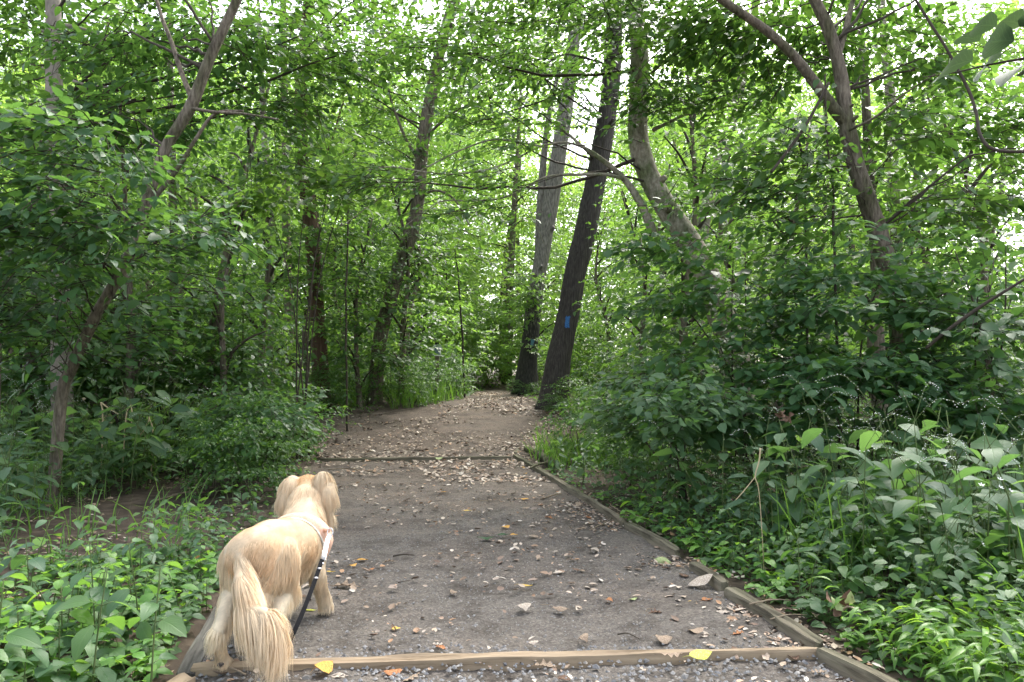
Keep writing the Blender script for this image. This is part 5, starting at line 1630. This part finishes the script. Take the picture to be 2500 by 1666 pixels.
GOLD = np.array([.66, .455, .26]); TANC = np.array([.74, .575, .385]); CREAM = np.array([.79, .685, .505]); PALE = np.array([.84, .75, .58]); RUST = np.array([.60, .38, .18])
def fur_col(P, reg, tip, rng):
    n = len(P)
    n1 = vnoise(P * np.array([14, 7, 14]), 3); n2 = vnoise(P * np.array([40, 18, 40]), 5)
    c = np.tile(TANC, (n, 1))
    mixto = lambda c, col, f: c * (1 - f[:, None]) + col * f[:, None]
    c = mixto(c, GOLD, np.clip(.36 + .9 * n1, 0, .9))
    z = P[:, 2]
    c = mixto(c, CREAM, np.clip((.40 - z) * 5, 0, .9) * np.isin(reg, ['torso', 'thigh', 'hock']))
    c = mixto(c, CREAM, np.where(reg == 'thigh', .35 + .3 * (P[:, 0] < -1.2), 0))
    for nm, col, f in (('tail', CREAM, .40), ('ear', CREAM, .55), ('hock', CREAM, .6), ('leg', CREAM, .55), ('paw', PALE, .6), ('foreleg', PALE, .55)):
        c = mixto(c, col, np.where(reg == nm, f, 0))
    c = mixto(c, RUST, np.where(reg == 'head', np.clip(.5 + .6 * n1, 0, .8) * (z > .60), 0))
    c = mixto(c, CREAM, np.where(reg == 'neck', np.clip(.35 + .6 * n1, 0, .7), 0))
    c = c * (1 + .20 * n2)[:, None]
    return np.clip(c * .94 * (1 + rng.normal(0, .05, (n, 1))), .02, .92)

def fur_mat():
    m, t, o = newmat('fur')
    a = N(t, 'ShaderNodeAttribute', attribute_name='tint')
    p = N(t, 'ShaderNodeBsdfPrincipled'); p.inputs['Roughness'].default_value = .62; p.inputs['Specular IOR Level'].default_value = .3
    tr = N(t, 'ShaderNodeBsdfTranslucent')
    mx = N(t, 'ShaderNodeMixShader'); mx.inputs[0].default_value = .34
    t.links.new(a.outputs['Color'], p.inputs['Base Color']); t.links.new(a.outputs['Color'], tr.inputs[0])
    t.links.new(p.outputs[0], mx.inputs[1]); t.links.new(tr.outputs[0], mx.inputs[2])
    t.links.new(mx.outputs[0], o.inputs['Surface'])
    return m
M['fur'] = fur_mat()
rngd = np.random.default_rng(42)
dog = thing('dog', 'golden long-haired dog seen from behind on the trail, in a pink harness', 'dog', DOG0)
reg, _k = region(BV)
put('body', mesh('body', BV - DOG0, [BQ], M['fur'], col=fur_col(BV, reg, 0, rngd) * .92), dog)

# hair: many fine locks lying along the coat
tri = np.vstack([BQ[:, [0, 1, 2]], BQ[:, [0, 2, 3]]])
ar = np.linalg.norm(np.cross(BV[tri[:, 1]] - BV[tri[:, 0]], BV[tri[:, 2]] - BV[tri[:, 0]]), axis=1)
cen = BV[tri].mean(1)
regT, capT = region(cen)
wt = ar * np.select([regT == 'tail', regT == 'ear', regT == 'thigh'], [3.2, 4.5, 1.3], 1.0)
NS = 115000
ti = rngd.choice(len(tri), NS, p=wt / wt.sum())
bc = rngd.dirichlet((1, 1, 1), NS)
P0 = (BV[tri[ti]] * bc[:, :, None]).sum(1)
reg, kcap = regT[ti], capT[ti]
Nn = sdf_n(P0)
fwd = unit((chest - hip)[None])[0]
down = np.array([0, 0, -1.0])
capdir = np.array([unit((c[1] - c[0])[None])[0] for c in CAP])
fl = np.zeros((NS, 3)); Ln = np.zeros(NS); gr = np.zeros(NS); lift_ = np.full(NS, .22)
def setr(names, f, L, g_, lf_=.22):
    q = np.isin(reg, names)
    fl[q] = f[q] if f.ndim == 2 else f
    Ln[q] = L if np.isscalar(L) else L[q]
    gr[q] = g_; lift_[q] = lf_
setr(['torso'], -fwd * .9 + down * .55, .048, .45, .26)
setr(['neck'], -fwd * .7 + down * .7, .085, .7, .48)
setr(['head'], -fwd * .8 + down * .1, .052, .6, .4)
setr(['thigh'], -fwd * .45 + down * 1.0, .075, .8, .30)
setr(['hock'], -fwd * .6 + down * .9, .070, .9, .30)
setr(['leg'], down * 1.0 - fwd * .2, .036, .4, .34)
setr(['paw'], fwd * .3 + down * .8, .012, .3)
setr(['foreleg'], down * 1.0 - fwd * .35, .052, .7, .34)
setr(['tail'], capdir[kcap] * .45 + down * .65, .16, 1.1, .30)
setr(['ear'], capdir[kcap] * .35 + down * .9 - fwd * .15, .10, 1.1, .22)
belly = (reg == 'torso') & (Nn[:, 2] < -.45)
Ln[belly] = .07; gr[belly] = 1.0
# tail hair lengthens towards the tip of the plume
tk = kcap - (CAPN - 11)
tq = reg == 'tail'
Ln[tq] = np.interp(tk[tq], [0, 1, 2, 3, 4], [.13, .15, .16, .17, .18])
wob = np.stack([vnoise(P0 * 11, 21), vnoise(P0 * 11, 22), vnoise(P0 * 11, 23)], 1)
fl = fl + wob * np.where(reg == 'tail', .12, np.where(reg == 'ear', .26, .55))[:, None] + rngd.normal(0, .12, fl.shape) * np.where(np.isin(reg, ['tail', 'ear']), .6, 1.3)[:, None]
fl = unit(fl - (fl * Nn).sum(1, keepdims=True) * Nn * .9)
Ln = Ln * np.where(tq, .35 + .85 * rngd.random(NS) ** .8, rngd.uniform(.55, 1.2, NS))
# clumps: locks lean together
cl = vnoise(P0 * 60, 31)
K = 4
t = np.linspace(0, 1, K)[None, :, None]
Pth = P0[:, None] - Nn[:, None] * .004 + Ln[:, None, None] * (fl[:, None] * t * (1 - .25 * gr[:, None, None] * t) + Nn[:, None] * lift_[:, None, None] * (t - .75 * t ** 2) * 1.0
        + down * gr[:, None, None] * .55 * t ** 2 + wob[:, None] * .08 * np.sin(t * 3.2) + .05 * Nn[:, None] * np.where(tq, 1.0, 0)[:, None, None] * t)
tipc = np.array([-1.052, 3.07])
Pth[tq, :, :2] += (tipc - P0[tq][:, None, :2]) * np.array([.62, .3]) * (t[..., 0:1] ** 1.6)
Pth[..., 2] = np.maximum(Pth[..., 2], .004)
# the harness lies over the coat: no hair pokes through it
ax0, ax1 = at(722, 1330, 3.87), at(740, 1286, 4.03)
axd = unit((ax1 - ax0)[None])[0]
sta = ((Pth[:, 2] - ax0) @ axd)
keep = ~((sta > .028) & (sta < .155) & np.isin(reg, ['torso', 'neck', 'foreleg']))
Pth, reg, P0, Nn, fl, tq = Pth[keep], reg[keep], P0[keep], Nn[keep], fl[keep], tq[keep]
m = len(Pth)
wd0 = np.where(np.isin(reg, ['tail', 'ear']), .0013, .0013) * rngd.uniform(.6, 1.3, m)
prof = np.array([.9, 1.0, .7, .08])
tang = unit(np.gradient(Pth, axis=1))
side = unit(np.cross(tang, Nn[:, None] + rngd.normal(0, .35, (m, 1, 3))))
VV = np.stack([Pth - side * (wd0[:, None, None] * prof[None, :, None]), Pth + side * (wd0[:, None, None] * prof[None, :, None])], 2).reshape(-1, 3)
q = np.array([[2 * j, 2 * j + 1, 2 * j + 3, 2 * j + 2] for j in range(K - 1)])
FF = (q[None] + (np.arange(m) * 2 * K)[:, None, None]).reshape(-1, 4)
cb = fur_col(P0, reg, 0, rngd)
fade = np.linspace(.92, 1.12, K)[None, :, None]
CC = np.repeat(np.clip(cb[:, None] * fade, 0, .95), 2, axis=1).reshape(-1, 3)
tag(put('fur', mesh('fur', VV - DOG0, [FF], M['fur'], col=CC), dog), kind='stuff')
M['nose'] = plain_mat('nose', (.025, .02, .02), .35)
M['eye'] = plain_mat('eye', (.02, .012, .008), .1)
M['pad'] = plain_mat('paw pad', (.05, .04, .04), .7)
def ell(c, r, n=10, m=7):
    a = np.linspace(0, 2 * np.pi, n, endpoint=False); b = np.linspace(-np.pi / 2, np.pi / 2, m)
    B, A_ = np.meshgrid(b, a, indexing='ij')
    V = np.stack([np.cos(B) * np.cos(A_), np.cos(B) * np.sin(A_), np.sin(B)], -1).reshape(-1, 3) * r + c
    i = np.arange(m - 1)[:, None] * n; j = np.arange(n)[None]; k = (j + 1) % n
    return V, [np.stack([i + j, i + k, i + n + k, i + n + j], -1).reshape(-1, 4)]
V, F = ell(mz + fwd * .034 + np.array([0, 0, .008]) - DOG0, np.array([.016, .012, .012])); put('nose', mesh('nose', V, F, M['nose']), dog)
for sx in (-1, 1):
    V, F = ell(mz0 + np.array([sx * .036, .036, .030]) - DOG0, np.full(3, .010)); put('eye', mesh('eye', V, F, M['eye']), dog)
# dark pads and claws of the lifted left hind paw
V, F = merge([ell(lh[3] + np.array([0, -.030, .004]) - DOG0, np.array([.016, .006, .014]), 8, 6)] + [ell(lh[4] + np.array([s_, .022, -.012]) - DOG0, np.array([.004, .012, .004]), 6, 5) for s_ in (-.02, -.007, .007, .02)])
put('paw_pad', mesh('paw_pad', V, F, M['pad']), dog)

# harness: a pink band round the chest, white piping, steel ring
M['pink'] = noisy_mat('pink harness cloth', [(.35, (.60, .36, .25)), (.65, (.74, .48, .36))], 90, rough=.9, bump=.3, bdist=.002)
M['piping'] = plain_mat('white piping', (.72, .68, .60), .8)
M['steel'] = plain_mat('silver strap and clip', (.66, .67, .70), .35, .5)
M['black'] = plain_mat('black webbing', (.010, .010, .011), .85, 0, .15)
NA, NSt = 64, 9
u_ = unit(np.cross(axd, np.array([0, 0, 1.0]))[None])[0]; w_ = np.cross(u_, axd)
ang = np.linspace(0, 2 * np.pi, NA, endpoint=False)
rows = []
for j in range(NSt):
    f = j / (NSt - 1)
    dirs = np.cos(ang)[:, None] * u_ + np.sin(ang)[:, None] * w_
    # narrower over the back than at the flanks
    stt = .002 + (.150 - .045 * np.maximum(0, np.sin(ang))) * f + .020 * np.maximum(0, np.sin(ang)) * (1 - f)
    base = ax0 + axd * stt[:, None]
    lo = np.full(NA, .02); hi = np.full(NA, .30)
    for _ in range(22):
        mid = (lo + hi) / 2
        ins = sdf(base + dirs * mid[:, None]) < (.004 + .022 * min(1, f * 4) * min(1, (1 - f) * 5))
        lo = np.where(ins, mid, lo); hi = np.where(ins, hi, mid)
    rows.append(base + dirs * (np.minimum(lo, .175) + .004 * math.sin(math.pi * f))[:, None])
HV = np.array(rows)
i = np.arange(NSt - 1)[:, None] * NA; j = np.arange(NA)[None]; k = (j + 1) % NA
put('harness', mesh('harness', HV.reshape(-1, 3) - DOG0, [np.stack([i + j, i + k, i + NA + k, i + NA + j], -1).reshape(-1, 4)], M['pink']), dog)
hz = [o for o in dog.children if o.name.startswith('harness')][0]
for row in (0, NSt - 1):
    P = np.vstack([HV[row], HV[row][:1]])
    V, F = tube(P - DOG0, np.full(len(P), .0055), 6)
    put('piping', mesh('piping', V, F, M['piping']), hz)
ringc = at(806, 1300, 3.86)
aa = np.linspace(0, 2 * np.pi, 18)
P = ringc + np.stack([np.cos(aa) * .014, np.sin(aa) * .006, np.sin(aa) * .020], 1)
V, F = tube(P - DOG0, np.full(18, .003), 6); put('ring', mesh('ring', V, F, M['steel']), hz)
# the pink tab that carries the ring
tabp = spl(np.array([HV[4][int(NA * .5)] * 0 + at(778, 1292, 3.92), at(793, 1293, 3.90), at(805, 1296, 3.865)]), 8)
V, F = tube(tabp - DOG0, np.linspace(.022, .008, 8), 8); put('tab', mesh('tab', V, F, M['pink']), hz)

# leash, held out of the picture below the camera
def strap(P, width, thick, nrm):
    T = unit(np.gradient(P, axis=0)); s = unit(np.cross(T, nrm)); n_ = np.cross(s, T)
    V = []
    for a, b in ((-1, -1), (1, -1), (1, 1), (-1, 1)):
        V.append(P + s * a * width / 2 + n_ * b * thick / 2)
    V = np.stack(V, 1).reshape(-1, 3)
    n = len(P)
    i = np.arange(n - 1)[:, None] * 4; j = np.arange(4)[None]; k = (j + 1) % 4
    Q = np.stack([i + j, i + k, i + 4 + k, i + 4 + j], -1).reshape(-1, 4)
    return V, [np.vstack([Q, [[3, 2, 1, 0], [n * 4 - 4, n * 4 - 3, n * 4 - 2, n * 4 - 1]]])]
lb = at(806, 1306, 3.86)
leash = thing('dog_leash', 'black leash with a silver clip end hanging from the pink harness ring', 'leash', lb)
P = spl(np.array([lb, at(800, 1318, 3.80), at(795, 1340, 3.70), at(789, 1366, 3.60)]), 12)
V, F = strap(P - lb, .022, .004, np.array([.3, -1, .2])); put('silver_strap', mesh('silver_strap', V, F, M['steel'], smooth=False), leash)
V, F = merge([ell(at(789, 1362, 3.59) - lb, np.array([.012, .008, .018]), 8, 6), ell(at(787, 1376, 3.57) - lb, np.array([.010, .007, .006]), 8, 6)])
put('clip', mesh('clip', V, F, M['steel']), leash)
P = spl(np.array([at(787, 1366, 3.58), at(757, 1450, 3.43), at(724, 1530, 3.31), at(692, 1592, 3.23), at(660, 1645, 3.12), at(636, 1690, 2.96), np.array([-.80, 2.2, .13]), np.array([-.35, 1.3, .50]), np.array([.05, .55, .72])]), 60)
V, F = strap(P - lb, .020, .003, np.array([.35, -1, .2])); put('webbing', mesh('webbing', V, F, M['black'], smooth=False), leash)
for q in (2, 4):
    V, F = ell(P[q] - lb, np.array([.013, .006, .005]), 8, 6); put('stitching_tab', mesh('stitching_tab', V, F, M['steel']), leash)

# ------------------------------------------------------------------ fallen leaves
def dry_leaf(kind, seed):
    rng = np.random.default_rng(seed)
    n = 15 if kind == 'oak' else 9
    t = np.linspace(0, 1, n)
    if kind == 'oak':
        wv = .30 * np.sin(np.pi * t ** .85) ** .7 * (.62 + .38 * np.cos(t * 2 * np.pi * 3.5 + np.pi))
    elif kind == 'round':
        wv = .40 * np.sin(np.pi * t ** .8) ** .75
    elif kind == 'long':
        wv = .17 * np.sin(np.pi * t ** .8) ** .8
    else:
        wv = .27 * np.sin(np.pi * t ** .75) ** .9
    wv[0] = .012; wv[-1] = .004
    c1, c2, tw = rng.uniform(.2, 1.1) * rng.choice([-1, 1, 1]), rng.uniform(-.35, .45), rng.uniform(-.5, .5)
    V, UV = [], []
    for i_ in range(n):
        for s_ in (-1, -.5, 0, .5, 1):
            y = s_ * wv[i_] * rng.uniform(.92, 1.08)
            z = c1 * y * y * 2.2 + c2 * (t[i_] - .5) ** 2 + tw * y * (t[i_] - .4) + rng.normal(0, .012) + .02 * abs(s_)
            V.append((t[i_] - .5, y, z))
    V = np.array(V); V[:, 2] -= V[:, 2].min()
    Q = np.array([[i_ * 5 + k_, (i_ + 1) * 5 + k_, (i_ + 1) * 5 + k_ + 1, i_ * 5 + k_ + 1] for i_ in range(n - 1) for k_ in range(4)])
    P = np.array([[-.5, 0, V[2, 2] + .004], [-.62, .01, V[2, 2] + .01], [-.78, .03, .01]])
    v2, f2 = tube(P, np.array([.010, .008, .006]), 4)
    return merge([(V, [Q]), (v2, f2)])
DL = {}
def dry_mesh(kind, var, col):
    if (kind, var, col) not in DL:
        V, F = dry_leaf(kind, 60 + var * 5 + len(kind))
        DL[kind, var, col] = mesh('fallen_leaf', V, F, LIT[col])
    return DL[kind, var, col]
def tz(x, y):
    return float(base_z(y)) + .004 + float(.010 * noise2(x, y, 7, 1)[0] + .006 * noise2(x, y, 23, 2)[0])
def fallen(u, v, size, kind, col, rz, label, group=None, var=0, h=0.0, tilt=(0, 0)):
    p = gtop(u, v, h) if h else gnd(u, v)
    o = put('fallen_leaf', dry_mesh(kind, var, col), None, (p[0], p[1], h if h else tz(p[0], p[1]) + .001), (tilt[0], tilt[1], rz), size)
    return tag(o, label, 'leaf', group)
fallen(1710, 1600, .115, 'ovate', 'lime', .35, 'large yellow-green leaf draped over the near cross board', var=1, h=.052, tilt=(.35, 0))
fallen(790, 1632, .10, 'round', 'gold', 1.1, 'orange and yellow rounded leaf lying against the near cross board beside the dog\'s tail', var=2, h=.03, tilt=(.3, .1))
fallen(1283, 1436, .090, 'long', 'yellow', -.25, 'bright yellow narrow leaf alone in the middle of the gravel', var=1)
fallen(845, 1440, .17, 'oak', 'tan', -.1, 'big tan lobed leaf beside the dog\'s front paw', var=0)
fallen(1280, 1493, .085, 'round', 'pale', .4, 'crumpled pale brown leaf in the gravel below the bright yellow one', var=3)
fallen(1142, 1251, .075, 'ovate', 'yellow', .2, 'small bright yellow leaf in mid trail beyond the dog\'s head', var=4)
fallen(1281, 1222, .085, 'ovate', 'gold', -.2, 'golden curled leaf towards the right boards in mid trail', var=3)
fallen(1235, 1291, .075, 'round', 'gold', .6, 'orange-yellow leaf just above the green leaves on the gravel', var=1)
fallen(1255, 1312, .060, 'round', 'gold', .2, 'small golden leaf at the tip of the fallen green leaves', var=4)
fallen(1185, 1317, .13, 'ovate', 'green', 3.2, 'fallen dark green leaf lying flat on the gravel', var=2)
fallen(1230, 1310, .10, 'ovate', 'green', .3, 'smaller green leaf overlapping the fallen dark green one', var=4)
fallen(1622, 1378, .13, 'ovate', 'palegreen', -.6, 'pale green folded leaf leaning on the right edging board', var=3, tilt=(.9, .2))
fallen(1712, 1420, .17, 'ovate', 'pale', .15, 'long curled tan leaf with an upturned tip across the right edging boards', var=1, h=.03, tilt=(.2, -.35))
fallen(1700, 1547, .085, 'round', 'tan', .4, 'flat three-cornered tan leaf just above the near cross board', var=2)
fallen(1806, 1560, .075, 'oak', 'orange', .2, 'curled orange leaf near the right end of the near cross board', var=2)
fallen(1805, 1492, .085, 'oak', 'brown', .5, 'red-brown torn leaf against the right edging board', var=1, tilt=(.3, 0))
fallen(1765, 1508, .075, 'ovate', 'pale', -.3, 'pale cupped leaf beside the red-brown torn one', var=3)
fallen(1690, 1474, .055, 'ovate', 'yellow', .2, 'small yellow leaf in the gravel left of the right boards', var=0)
fallen(1487, 1480, .05, 'round', 'orange', 1.2, 'little orange leaf on bare gravel in the right half of the trail', var=3)
fallen(1547, 1473, .055, 'ovate', 'palegreen', .5, 'little grey-green leaf on bare gravel right of the orange one', var=2)
fallen(1640, 1602, .10, 'oak', 'tan', 0, 'tan crumpled leaf on the board left of the yellow-green one', var=3, h=.045)
fallen(1472, 1612, .075, 'oak', 'orange', .6, 'rust coloured leaf below the middle of the near cross board', var=0)
fallen(1330, 1645, .105, 'oak', 'tan', -.1, 'long wavy tan leaf at the bottom of the picture', var=2)
fallen(985, 1628, .075, 'long', 'gold', .25, 'orange narrow leaf just below the near cross board', var=3)
fallen(960, 1648, .08, 'round', 'orange', .1, 'russet leaf under the orange narrow one at the bottom', var=1)
fallen(1000, 1612, .07, 'ovate', 'pale', -.3, 'pale leaf resting against the front of the near cross board', var=4)
fallen(2000, 1650, .075, 'oak', 'tan', .2, 'tan twisted leaf in the gravel in the bottom right', var=4)
fallen(968, 1543, .045, 'round', 'yellow', .4, 'small cupped yellow leaf in the gravel ahead of the near cross board', var=4)
fallen(885, 1372, .075, 'ovate', 'gold', 0, 'golden leaf in a small huddle of leaves right of the leash clip', var=0)
fallen(862, 1386, .055, 'round', 'gold', .7, 'small yellow-tan leaf below the golden one right of the leash', var=2)
fallen(757, 1495, .07, 'long', 'lime', .1, 'yellow leaf partly under the dog between its legs', var=2)
fallen(808, 1404, .06, 'long', 'yellow', 0, 'yellow leaf behind the dog\'s front leg', var=3)
fallen(1072, 1120, .11, 'ovate', 'palegreen', .2, 'pale yellow-green leaf hanging over the far cross board', var=2, h=.055, tilt=(.4, 0))
fallen(450, 1652, .06, 'round', 'orange', 0, 'orange leaf at the bottom left by the board end', var=0)
fallen(478, 1362, .055, 'round', 'orange', .4, 'orange-red leaf among the green plants left of the dog', var=1, h=.12)
fallen(118, 1236, .06, 'round', 'brown', .4, 'red-brown leaf caught in the plants far left', var=1, h=.14)

GRP = {'tan': 'tan curled dry leaf scattered on the trail', 'pale': 'pale bleached dry leaf scattered on the trail', 'brown': 'dark brown dead leaf scattered on the trail',
       'orange': 'small orange-brown dry leaf scattered on the trail', 'gold': 'small golden dry leaf scattered on the trail'}
rg = np.random.default_rng(31)
cols = ['tan'] * 5 + ['pale'] * 7 + ['brown'] * 4 + ['orange'] * 1 + ['gold'] * 1
n = 0
while n < 258:
    y = 3.1 + rg.random() ** 1.25 * 10.5
    f = rg.random()
    if rg.random() < .45: f = 1 - abs(rg.normal(0, .10)) if rg.random() < .7 else abs(rg.normal(0, .07))
    if not 0.01 < f < .99: continue
    x = XL(y) + f * (XR(y) - XL(y))
    if -1.4 < x < -.9 and 3.0 < y < 4.2: continue
    c = cols[rg.integers(0, len(cols))]
    kd = ('oak', 'ovate', 'ovate', 'round', 'long')[rg.integers(0, 5)]
    s = rg.uniform(.040, .088) * (1.15 if kd == 'oak' else 1)
    o = put('fallen_leaf', dry_mesh(kd, int(rg.integers(0, 5)), c), None, (x, y, tz(x, y) + .001), (rg.normal(0, .12), rg.normal(0, .12), rg.uniform(0, 6.3)), (s, s, s * rg.uniform(.6, 1.5)))
    tag(o, GRP[c], 'leaf', c + ' fallen leaves on the trail')
    n += 1

# the litter nobody could count
def litter(n, fx, y0, y1, yp, smin, smax, seed, name, label, onpath=True):
    rng = np.random.default_rng(seed)
    y = y0 + rng.random(n) ** yp * (y1 - y0)
    x = fx(y, rng)
    T = leaf2(W=.33, fold=.1, droop=-.2)
    kp = noise2(x, y, 1.6, seed + 30) + .5 * noise2(x, y, 5, seed + 40) > -.05
    x, y = x[kp], y[kp]; n = len(x)
    a = rng.uniform(0, 6.3, n)
    d = np.stack([np.cos(a), np.sin(a), rng.normal(0, .14, n)], 1)
    z = base_z(y) + .006 + .010 * noise2(x, y, 7, 1) + .006 * noise2(x, y, 23, 2) if onpath else floor_z(x, y) + .012
    V, F, UV = set_leaves(leaf6(W=.3, fold=.35, droop=-.15) if y1 < 9 else T, np.stack([x, y, z + rng.random(n) * .008], 1), d, np.array([0, 0, 1.]) + rng.normal(0, .25, (n, 3)), smin + (smax - smin) * rng.random(n) ** 1.8)
    tag(put(name, mesh(name, V, F, M['litter'])), label, 'leaf litter', kind='stuff')
M['litter'] = gravel_mat('leaf litter', [(.10, .062, .042), (.26, .19, .13), (.44, .36, .28), (.15, .095, .065), (.58, .52, .44), (.32, .18, .09), (.22, .16, .115), (.50, .43, .34)], .75)
litter(1500, lambda y, r: XL(y) + r.random(len(y)) * (XR(y) - XL(y)), 2.6, 8.5, 1.1, .018, .065, 1, 'leaf_litter', 'small scraps of dead leaf strewn over the gravel')
litter(2600, lambda y, r: XR(y) - np.abs(r.normal(0, .26, len(y))) + .05, 3.2, 8.8, 1.0, .016, .048, 2, 'leaf_litter', 'dead leaves drifted along the right-hand boards')
litter(8500, lambda y, r: XL(y) + r.random(len(y)) * (XR(y) - XL(y)), 8.5, 21, 1.15, .028, .085, 3, 'leaf_litter', 'dead leaves strewn over the dirt part of the trail')
litter(2600, lambda y, r: XR(y) - r.normal(-.1, .5, len(y)), 9.5, 16, 1.0, .03, .08, 4, 'leaf_litter', 'drift of dead leaves under the bushes right of the far board', False)
litter(5200, lambda y, r: XR(y) + .05 + r.random(len(y)) * 2.6, 2.6, 11, 1.0, .02, .06, 5, 'leaf_litter', 'dead leaves on the soil under the plants on the right', False)
litter(6500, lambda y, r: XL(y) - .05 - r.random(len(y)) * 3.4, 2.6, 12, 1.0, .02, .06, 6, 'leaf_litter', 'dead leaves on the soil under the plants on the left', False)

# fallen twigs
def ftwig(label, a, b, w, mat='twig_dry', bend=.04, seed=0, group=None, h=.008):
    pa, pb = gnd(*a), gnd(*b)
    pa[2] = tz(pa[0], pa[1]) + h; pb[2] = tz(pb[0], pb[1]) + h
    L = np.linalg.norm(pb - pa)
    rng = np.random.default_rng(seed + 90)
    md = (pa + pb) / 2 + np.array([rng.normal(0, bend) * L, rng.normal(0, bend) * L, .012])
    P = spl(np.array([pa, md, pb]), 14)
    P[1:-1] += rng.normal(0, .006 * L, (12, 3)) * np.array([1, 1, .3])
    V, F = tube(P - pa, np.linspace(w, w * .5, 14), 6)
    o = put('fallen_twig', mesh('fallen_twig', V, F, M[mat]), None, pa)
    return tag(o, label, 'twig', group)
ftwig('brown twig lying below the dog\'s left hind foot', (500, 1640), (600, 1664), .007, 'twig_dry', seed=1)
ftwig('long thin pale twig crossing the second edging board on the right', (1490, 1253), (1605, 1300), .005, seed=2, h=.07)
ftwig('dry twig pointing from the litter to the second edging board', (1440, 1300), (1500, 1262), .005, seed=3)
ftwig('dark twig sticking over the right edging board near the cross board', (1830, 1508), (1930, 1496), .005, seed=4, h=.06)
ftwig('thin pale twig at the right end of the near cross board', (1880, 1536), (1970, 1530), .004, seed=5, h=.05)
ftwig('thin dark twig on the gravel above the near cross board', (1508, 1560), (1560, 1568), .004, 'twig', seed=6)
ftwig('pale twig lying on the bare soil to the left of the dog', (380, 1225), (530, 1192), .008, seed=7)
ftwig('pale forked twig on the bare soil behind the plants on the left', (420, 1212), (500, 1206), .006, seed=8)
ftwig('bleached flat strip of wood on the bare soil at the left', (205, 1282), (285, 1290), .016, 'twig_dry', seed=9)
ftwig('brown twig on the bare soil left of the far board', (480, 1262), (620, 1238), .006, seed=10)
ftwig('dark short stick in the middle of the gravel', (960, 1362), (1012, 1362), .007, 'twig', seed=11)
ftwig('pale twig lying just beyond the dog\'s head', (800, 1148), (900, 1152), .007, seed=12)
ftwig('pale curved twig in the litter by the right boards', (1320, 1222), (1370, 1208), .009, seed=13)
rg = np.random.default_rng(8)
for k in range(40):
    y = 3.3 + rg.random() * 9; x = XL(y) + rg.random() * (XR(y) - XL(y))
    if -1.4 < x < -.9 and y < 4.3: continue
    a = rg.uniform(0, 6.3); L = rg.uniform(.05, .16)
    P = spl(np.array([[0, 0, 0], [math.cos(a) * L * .5 + rg.normal(0, .006), math.sin(a) * L * .5 + rg.normal(0, .006), .004], [math.cos(a) * L, math.sin(a) * L, 0]]), 7)
    V, F = tube(P, np.linspace(.0028, .0014, 7), 5)
    tag(put('fallen_twig', mesh('fallen_twig', V, F, M['twig_dry' if k % 3 else 'twig']), None, (x, y, tz(x, y) + .004)), 'thin short twig scattered on the trail', 'twig', 'short twigs scattered on the trail')

# mossy log by the far right corner
b = gnd(1330, 1138)
t = thing('mossy_log', 'small mossy rotten log by the far right corner of the boards', 'log', b)
P = spl(np.array([gnd(1285, 1105) + [0, 0, .05], gnd(1318, 1120) + [0, 0, .055], gnd(1345, 1140) + [0, 0, .05]]), 12)
V, F = tube(P - b, np.linspace(.05, .065, 12), 12, .012, 4); put('stem', mesh('stem', V, F, M['moss']), t)
P = spl(np.array([gnd(1338, 1140) + [0, 0, .06], gnd(1310, 1150) + [0, 0, .07], gnd(1292, 1158) + [0, 0, .065]]), 8)
V, F = tube(P - b, np.linspace(.02, .009, 8), 7); put('side_branch', mesh('side_branch', V, F, M['moss']), t)

# marker post by the far bend
pb = np.array([(1068 - CU) / FPX * 17.0, 17.0, zt((1068 - CU) / FPX * 17.0, 17.0)])
t = thing('marker_post', 'wooden post with a small grey-green notice in a white frame at the far bend', 'sign', pb)
V, F = box((-.05, -.04, -.1), (.04, .04, .98)); put('post', mesh('post', V, F, M['timber'], smooth=False), t)
M['notice'] = noisy_mat('notice sheet', [(.4, (.10, .16, .17)), (.6, (.22, .30, .31))], 9)
V, F = box((-.065, -.062, .98), (.065, -.046, 1.20)); put('notice_board', mesh('notice_board', V, F, M['notice'], smooth=False), t)
V, F = merge([box((-.08, -.066, .96), (-.063, -.044, 1.22)), box((.063, -.066, .96), (.08, -.044, 1.22)), box((-.063, -.066, .96), (.063, -.044, .985)), box((-.063, -.066, 1.19), (.063, -.044, 1.22))])
put('frame', mesh('frame', V, F, M['white'], smooth=False), t)
V, F = box((-.05, -.06, 1.22), (.04, -.03, 1.27)); put('cap', mesh('cap', V, F, M['black'], smooth=False), t)
